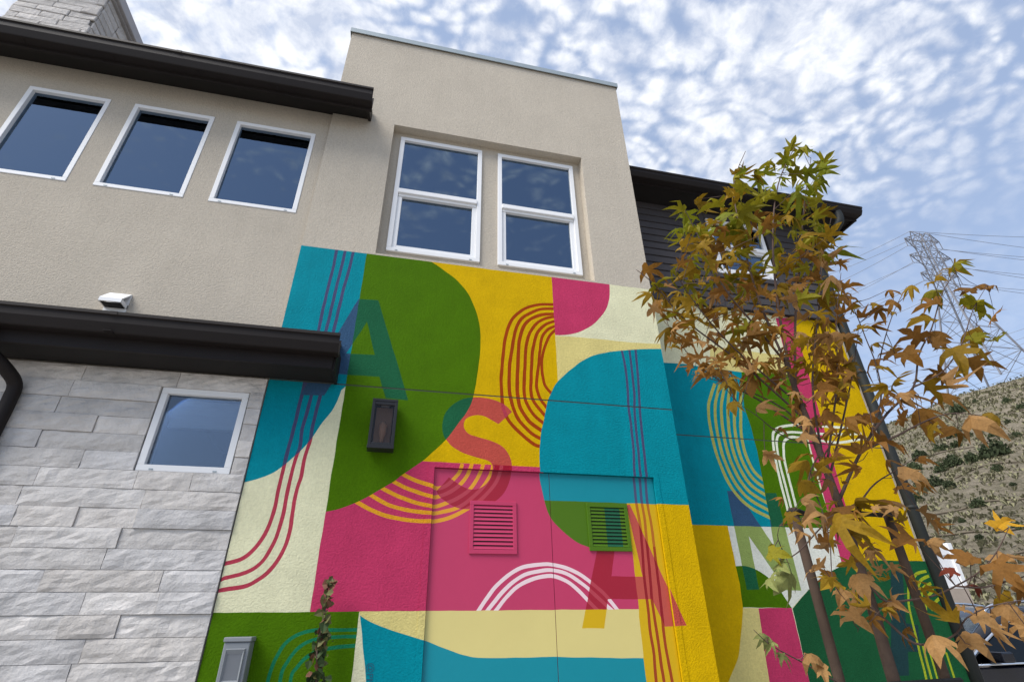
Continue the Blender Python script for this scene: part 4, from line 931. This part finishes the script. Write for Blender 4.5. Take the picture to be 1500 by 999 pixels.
brs = [  # pixel paths with start/end depth plane and radii
 ([(1150,530),(1100,470),(1060,420),(1020,340),(1002,305)], -1.7, -1.85, .007), ([(1155,540),(1112,440),(1085,340),(1075,270),(1092,222)], -1.7, -1.6, .008), ([(1160,555),(1140,450),(1132,350),(1140,270),(1165,214)], -1.7, -1.75, .009), ([(1165,570),(1165,470),(1172,380),(1178,300),(1188,232)], -1.7, -1.55, .008),
 ([(1185,620),(1090,535),(1005,470),(962,420),(932,395)], -1.7, -1.75, .006), ([(1175,595),(1075,510),(1015,440),(990,400)], -1.7, -1.95, .006), ([(1192,640),(1110,585),(1035,545),(985,490)], -1.7, -1.6, .006), ([(1198,655),(1150,600),(1075,565),(1012,548)], -1.7, -1.5, .006),
 ([(1205,670),(1190,560),(1200,450),(1205,380),(1218,318)], -1.7, -1.5, .007), ([(1210,690),(1226,560),(1225,470),(1232,400)], -1.7, -1.8, .006), ([(1215,700),(1238,600),(1250,540),(1258,478)], -1.7, -1.6, .006),
 ([(1228,735),(1262,660),(1300,605),(1338,567),(1346,520),(1365,480),(1380,430),(1400,398)], -1.7, -1.8, .008), ([(1268,655),(1290,590),(1285,540),(1268,495),(1251,453),(1235,427),(1214,402)], -1.7, -1.7, .005), ([(1338,567),(1380,545),(1408,505),(1425,455),(1446,418)], -1.76, -1.9, .005),
 ([(1262,660),(1310,640),(1360,615),(1400,605),(1458,612)], -1.71, -1.95, .006), ([(1240,770),(1275,715),(1310,690),(1345,668)], -1.7, -1.8, .005), ([(1285,545),(1295,500),(1310,455),(1328,420)], -1.7, -1.7, .004),
 ([(1255,820),(1290,876),(1328,879),(1368,872),(1400,858),(1436,836),(1460,808),(1478,772)], -1.7, -2.05, .006), ([(1268,865),(1278,890),(1300,910),(1340,942),(1380,938),(1402,926),(1416,905),(1450,888),(1500,878)], -1.7, -2.1, .006), ([(1400,858),(1440,860),(1480,850),(1512,840)], -1.95, -2.1, .004),
 ([(1232,750),(1205,770),(1160,815),(1140,790),(1142,770)], -1.7, -1.85, .004), ([(1200,665),(1185,700),(1200,735),(1215,790),(1220,850),(1240,880)], -1.7, -1.95, .004), ([(1320,1040),(1230,1000),(1180,972),(1130,945),(1104,922)], -1.7, -1.9, .004), ([(1265,850),(1258,880),(1262,905),(1256,925)], -1.7, -1.85, .003), ([(1195,650),(1150,640),(1110,610),(1080,590)], -1.7, -1.9, .004), ([(1205,670),(1225,640),(1250,615),(1275,605)], -1.7, -1.9, .004)]
BP = []
for pts, y0, y1, rad in brs:
    n = len(pts); c = catmull([tp(a, b_, y0+(y1-y0)*(i/(n-1))) for i, (a, b_) in enumerate(pts)], 4)
    tube('branch', c, [rad*(1-.75*i/(len(c)-1)) for i in range(len(c))], TWIGM, tree, 6); BP += c
leaf_meshes = [leaf_mesh('leaf', s, fold=f, curl=cu2) for s, f, cu2 in ((1,.35,.5),(2,.15,.8),(3,.55,.4),(4,-.3,.8),(5,.4,1.1),(6,.1,.5),(7,.7,.7),(8,.9,1.2),(9,.6,-.5),(10,1.3,.6),(11,.2,1.4),(12,.5,.9),(13,-.4,1.1),(14,.8,.2))]
broad_meshes = [leaf_mesh('leaf', s, fold=f, curl=cu2, broad=True) for s, f, cu2 in ((21,.35,.5),(22,.15,.9),(23,.6,.5),(24,-.2,.9),(25,.5,1.2),(26,.8,.8))]
def LM(name, c): return mat('leaf_'+name, c, .65, 0, 1, .22, 14, spec=.15, trans=.35, rnd=.25)
LG1, LG2, LO, LB1, LB2, LT, LR, LY, LLG = LM('green', (.150,.165,.010)), LM('olive_green', (.185,.165,.010)), LM('ochre', (.235,.142,.010)), LM('brown', (.200,.095,.018)), LM('russet', (.25,.115,.026)), LM('tan', (.32,.178,.066)), LM('dark_red', (.14,.028,.014)), LM('yellow', (.50,.27,.02)), LM('light_green', (.21,.23,.075))
lr = random.Random(77); nleaf = 0
twig_bm = bmesh.new()
def add_leaf(px, py, w, y, m, face=None):
    global nleaf
    p = tp(px, py, y); depth = (p+TB-EYE).dot(CF); size = w*depth/FPX*.95
    # nearest branch point
    q = min(BP, key=lambda b_: (b_-p).length_squared)
    outd = (p-q); outd.z *= .3
    if outd.length < 1e-4: outd = Vector((lr.uniform(-1, 1), lr.uniform(-1, 1), 0))
    outd = (outd.normalized() + Vector((lr.gauss(0, .6), lr.gauss(0, .6), lr.gauss(-.15, .3)))).normalized()
    if face is None: nrm = Vector((lr.gauss(0, .75), lr.gauss(0, .75), 1)).normalized()
    else: nrm = ((EYE-TB-p).normalized()*face + Vector((lr.gauss(0, .35), lr.gauss(0, .35), .6))).normalized()
    yv = (outd - nrm*outd.dot(nrm)).normalized(); xv = yv.cross(nrm); s = size
    mtx = Matrix((xv, yv, nrm)).transposed().to_4x4(); basep = p - yv*s*.45
    me = broad_meshes[lr.randrange(6)] if (face is not None and lr.random() < .65) else leaf_meshes[lr.randrange(len(leaf_meshes))]
    if me in broad_meshes: s *= .80; basep = p - yv*s*.45
    o = bpy.data.objects.new('leaf', me); COL.objects.link(o); o.parent = tree
    o.matrix_local = Matrix.Translation(basep) @ mtx @ Matrix.Diagonal((s*lr.uniform(.85, 1.15), s, s*lr.uniform(.7, 1.3), 1))
    o.material_slots[0].link = 'OBJECT'; o.material_slots[0].material = m; nleaf += 1
    # petiole back to the branch
    if (q-basep).length < .55:
        midp = basep.lerp(q, .5) + Vector((0, 0, -.01)); bm_tube(twig_bm, [basep + yv*s*.1, midp, q], [.0012, .0016, .002], 4, False)
def pick(py):
    f = (py-200)/420 + lr.gauss(0, .14)
    if f < .22: return LG1 if lr.random() < .65 else LG2
    if f < .42: return LG2 if lr.random() < .55 else LO
    if f < .62: return lr.choice((LO, LO, LB1, LG2, LB2))
    if f < .85: return lr.choice((LB1, LB2, LO, LT, LB1))
    return lr.choice((LB2, LT, LB2, LB1, LT, LO))
# dense crown
cpoly = [(940,392),(968,400),(1000,308),(1050,290),(1072,258),(1080,216),(1118,236),(1150,210),(1186,212),(1212,262),(1216,330),(1232,390),(1240,440),(1252,500),(1262,545),(1240,575),(1165,560),(1100,570),(1040,560),(985,520),(962,470)]
CP = np.array(cpoly, float)
cnt = 0; placed = []
while cnt < 158:
    x, y = lr.uniform(935, 1262), lr.uniform(208, 575)
    if not pip(cpoly, np.array([x]), np.array([y]))[0]: continue
    if y < 300 and lr.random() < .35: continue
    if x < 1000 and lr.random() < .45: continue
    if min([(x-a)**2+(y-b_)**2 for a, b_ in placed] or [1e9]) < 11**2: continue
    placed.append((x, y)); add_leaf(x, y, lr.uniform(26, 41), -1.72+lr.gauss(0, .16), pick(y)); cnt += 1
tan_ = [(1072,594,34),(1112,590,42),(1132,666,36),(1182,640,42),(1174,676,46),(1208,680,60),(1220,704,38),(1180,708,42),(1180,726,36),(1192,748,54),(1240,764,80),(1264,786,52),(1196,830,46),(1216,852,60),(1258,852,62),(1232,872,38),(1256,906,58),(1298,888,28),(1240,752,52),(1184,756,34),(1156,760,36)]
for x, y, w in tan_: add_leaf(x, y, w*.86, -1.9+lr.gauss(0, .06), lr.choice((LT, LT, LO, LB2)), face=lr.uniform(.2, .9))
brn = [(1402,382,28),(1404,394,30),(1373,411,32),(1359,429,36),(1360,448,36),(1351,467,44),(1335,489,48),(1446,419,30),(1416,424,32),(1427,440,44),(1416,448,24),(1453,464,40),(1440,458,30),(1307,424,20),(1328,420,22),(1313,442,26),(1287,446,22),(1289,457,24),(1307,457,18),(1281,474,22),(1268,463,24),(1265,481,22),(1286,500,26),(1304,513,32),(1276,526,38),(1294,539,26),(1333,521,44),(1380,485,36),(1367,489,26),(1416,487,42),(1401,518,56),(1427,536,48),(1434,492,32),(1455,497,34),(1377,500,32),(1371,549,32),(1398,552,36),(1390,567,42),(1364,573,46),(1338,570,32),(1312,554,38),(1320,573,36),(1294,589,30),(1328,579,38),(1359,596,48),(1383,574,42),(1364,630,36),(1393,622,42),(1316,613,36),(1304,649,48),(1347,668,24),(1338,697,48),(1326,714,36),(1304,733,42),(1359,759,38),(1208,570,38),(1214,610,42),(1240,614,38),(1268,608,46),(1260,666,60),(1286,648,36),(1250,730,46),(1292,732,36),(1216,752,40),(1204,802,36),(1212,794,28),(1282,806,28),(1326,762,30),(1324,794,46),(1156,578,28),(1322,926,26),(1100,560,40),(1060,545,40),(1246,420,26),(1228,418,22),(1250,450,26)]
for x, y, w in brn:
    m = lr.choice((LB1, LB2, LO)) if y < 560 else lr.choice((LB2, LO, LT, LB1))
    if x > 1330 and y < 500 and lr.random() < .4: m = lr.choice((LO, LG2))
    add_leaf(x, y, w*1.08, -1.78+lr.gauss(0, .07), m, face=lr.choice((None, .3, .6)))
for x, y, w, m in [(1436,615,60,LT),(1458,609,34,LO),(1470,764,44,LY),(1369,791,38,LT),(1409,813,52,LB2),(1390,837,30,LR),(1476,815,60,LT),(1474,839,62,LB2),(1431,856,28,LR),(1467,880,46,LO),(1483,896,52,LT),(1443,906,42,LT),(1385,901,66,LO),(1421,930,60,LT),(1366,937,54,LT),(1460,925,38,LT),(1494,860,46,LB2),(1490,912,44,LT)]: add_leaf(x, y, w*.95, -2.0+lr.gauss(0, .04), m, face=lr.uniform(.5, 1.2))
for x, y, w, m in [(1138,810,38,LG2),(1152,846,48,LLG),(1130,852,30,LLG),(1144,828,34,LLG),(1116,930,22,LLG),(1128,944,20,LLG),(1150,960,22,LLG),(1192,960,34,LT),(1206,985,30,LT)]: add_leaf(x, y, w*1.1, -1.86, m, face=.6)
o = from_bm('petioles', twig_bm, tree, TWIGM); o['kind'] = 'stuff'
# the smaller leaves inside the crown, joined
fill = {}
for q_ in range(265):
    while True:
        if q_ < 195: x, y = lr.uniform(945, 1262), lr.uniform(215, 575)
        else: y = lr.uniform(560, 900); x = 1205+(y-560)*.22+lr.gauss(0, 48)
        if q_ >= 195 or pip(cpoly, np.array([x]), np.array([y]))[0]: break
    m = pick(y); p = tp(x, y, -1.70+lr.gauss(0, .18)); s = lr.uniform(17, 31)*(p+TB-EYE).dot(CF)/FPX
    nrm = Vector((lr.gauss(0, .8), lr.gauss(0, .8), 1)).normalized(); u = nrm.orthogonal().normalized(); a = lr.uniform(0, 6.28); yv = u*math.cos(a)+nrm.cross(u)*math.sin(a); xv = yv.cross(nrm)
    M4 = Matrix.Translation(p) @ Matrix((xv, yv, nrm)).transposed().to_4x4() @ Matrix.Diagonal((s, s, s, 1))
    me = leaf_meshes[lr.randrange(14)]; V_, F_ = fill.setdefault(m.name, ([], [])); b0 = len(V_)
    V_ += [tuple(M4 @ v.co) for v in me.vertices]; F_ += [[b0+i for i in q.vertices] for q in me.polygons]
V_, F_, idx_ = [], [], []
for k, (mn, (v, f)) in enumerate(fill.items()): b0 = len(V_); V_ += v; F_ += [[b0+i for i in q] for q in f]; idx_ += [k]*len(f)
me = bpy.data.meshes.new('small_leaves'); me.from_pydata(V_, [], F_); me.update(); o = link('small_leaves', me, tree)
for mn in fill: me.materials.append(bpy.data.materials[mn])
me.polygons.foreach_set('material_index', idx_); o['kind'] = 'stuff'

# ------------------------------------------------------------------ neighbour fence and retaining wall
rw = box('retaining_wall', 6.2, 12.35, 6.05, 6.30, 0, 1.98, mat('tan_block_wall', (.40, .33, .27), .9, .5, 30, .1, 3), None); tag(rw, 'low tan block retaining wall below the white fence', 'wall')
fence = empty('white_fence', (9.3, 6.1, 1.985)); tag(fence, 'white vinyl board fence on top of the tan wall', 'fence')
x = -3.0; k = 0
bm0 = bmesh.new(); bm_box(bm0, -.072, .072, -.012, .012, .06, .66, .004); bme = bpy.data.meshes.new('fence_board'); bm0.to_mesh(bme); bm0.free(); bme.materials.append(VINYL)
while x < 2.95:
    o = bpy.data.objects.new('fence_board', bme); COL.objects.link(o); o.parent = fence; o.location = (x+.075, 0, 0); x += .150
box('fence_rail', -3.0, 3.0, -.035, .035, .662, .84, VINYL, fence, .006); box('fence_rail', -3.0, 3.0, -.030, .030, .0, .058, VINYL, fence, .006)
for xx in (-3.06, 3.02): box('fence_post', xx-.06, xx+.06, -.05, .05, 0, .92, VINYL, fence, .006)

# ------------------------------------------------------------------ parked car
car = empty('parked_car', (8.0, 1.9, 0)); tag(car, 'dark blue car with bright window trim parked beside the house', 'car')
PAINT = mat('dark_blue_car_paint', (.006, .007, .014), .22, 0, 1, .02, 2, spec=.6); CHROME = mat('bright_trim', (.75, .76, .78), .15, 0, 1, .02, 3, metal=1); TYRE = mat('tyre_rubber', (.02, .02, .02), .85, .2, 60); RIM = mat('alloy_rim', (.5, .5, .52), .3, 0, 1, .03, 3, metal=.9)
CG = glass_mat('car_glass', (.16, .22, .20), 1.35)
# body: profile (x, z) swept over half widths; the nose points to -x
low = [(-2.55,.42),(-2.60,.62),(-2.52,.78),(-1.85,.885),(-1.42,.93),(0,.935),(1.3,.955),(1.95,.96),(2.12,.80),(2.14,.45),(1.95,.28),(-2.3,.26)]
bm = bmesh.new(); secs = []
for yy, ins in ((0, .05), (.05, .0), (.9, -.02), (1.75, .0), (1.80, .05)):
    secs.append([bm.verts.new((x_*(1-ins*.3), yy, .6+(z_-.6)*(1-ins))) for x_, z_ in low])
n = len(low)
for a, b_ in zip(secs, secs[1:]):
    for i in range(n): bm.faces.new((a[i], a[(i+1) % n], b_[(i+1) % n], b_[i]))
bm.faces.new(secs[0][::-1]); bm.faces.new(secs[-1]); body = from_bm('body', bm, car, PAINT, smooth=False)
roofp = [(-1.40,.945),(-1.0,1.16),(-.35,1.46),(.05,1.545),(.6,1.575),(1.2,1.54),(1.65,1.38),(1.98,.965)]
bm = bmesh.new(); secs = []
for yy, sh in ((.13, .06), (.30, .0), (.9, -.02), (1.5, .0), (1.67, .06)):
    secs.append([bm.verts.new((x_, yy, z_-sh*(z_-.9))) for x_, z_ in roofp])
for a, b_ in zip(secs, secs[1:]):
    for i in range(len(roofp)-1):
        f = bm.faces.new((a[i], a[i+1], b_[i+1], b_[i])); f.material_index = 0
me_ = from_bm('roof', bm, car, PAINT, smooth=True); sm = me_.modifiers.new('thickness', 'SOLIDIFY'); sm.thickness = .03
def flat(nm, pts, m, th=.006):
    bm = bmesh.new(); v = [bm.verts.new(p) for p in pts]; f = bm.faces.new(v); r_ = bmesh.ops.extrude_face_region(bm, geom=[f]); bmesh.ops.translate(bm, vec=(0, th, 0), verts=[e for e in r_['geom'] if isinstance(e, bmesh.types.BMVert)]); return from_bm(nm, bm, car, m)
def wl(x_, z_): return .03 + max(0, (z_-.94))*.22
sidew = [(-1.28,.965),(-.95,1.125),(-.45,1.33),(-.05,1.435),(.35,1.47),(.35,.975)]; sidew2 = [(.42,.975),(.42,1.472),(.9,1.465),(1.35,1.385),(1.62,1.25),(1.72,.985)]
for sw in (sidew, sidew2):
    flat('side_window', [(x_, wl(x_, z_), z_) for x_, z_ in sw], CG)
    tr = [(x_, wl(x_, z_)-.008, z_) for x_, z_ in sw]
tube('window_trim', catmull([(x_, wl(x_, z_)-.004, z_) for x_, z_ in [(-1.33,.958),(-.97,1.14),(-.46,1.352),(-.05,1.458),(.40,1.492),(.92,1.485),(1.38,1.405),(1.66,1.262),(1.76,.985)]], 4), .015, CHROME, car, 8)
tube('window_trim', [(-1.33, wl(0,.95)-.006, .953), (.4, wl(0,.95)-.006, .962), (1.76, wl(0,.95)-.006, .978)], .012, CHROME, car, 8)
for yy in (.30, 1.50): tube('roof_rail', catmull([(-.42, yy, 1.50), (-.25, yy, 1.575), (.2, yy, 1.615), (.8, yy, 1.62), (1.35, yy, 1.56)], 4), .018, CHROME, car, 8)
flat('windscreen', [(-1.38,.2,.965),(-.42,.33,1.44),(-.42,1.47,1.44),(-1.38,1.6,.965)], CG)
for xx in (-1.62, 1.32):
    for yy in (.02, 1.60):
        w_ = tube('wheel', [(xx, yy, .34), (xx, yy+.04, .34), (xx, yy+.16, .34), (xx, yy+.20, .34)], [.30, .34, .34, .30], TYRE, car, 24)
        tube('rim', [(xx, yy-.008 if yy < 1 else yy+.195, .34), (xx, yy+.01 if yy < 1 else yy+.21, .34)], .21, RIM, w_, 20)
for yy in (.12, 1.38): box('headlight', -2.585, -2.50, yy, yy+.30, .62, .72, CHROME, car, .01)
for yy in (.10, 1.40): box('tail_light', 2.06, 2.13, yy, yy+.28, .70, .84, mat('tail_lens', (.3, .01, .01), .2), car, .01)
for xx in (.10, 1.15): box('door_handle', xx, xx+.18, -.022, .012, .83, .855, CHROME, car, .005)
box('wing_mirror', -1.02, -.84, -.17, .02, .98, 1.09, PAINT, car, .02)
for xx in (-.15, .95): box('seat', xx, xx+.22, .25, .75, .60, 1.28, BLACKM, car, .05); 
for xx in (-.15, .95): box('seat', xx, xx+.22, 1.05, 1.55, .60, 1.28, BLACKM, car, .05)
print('LEAVES', nleaf)
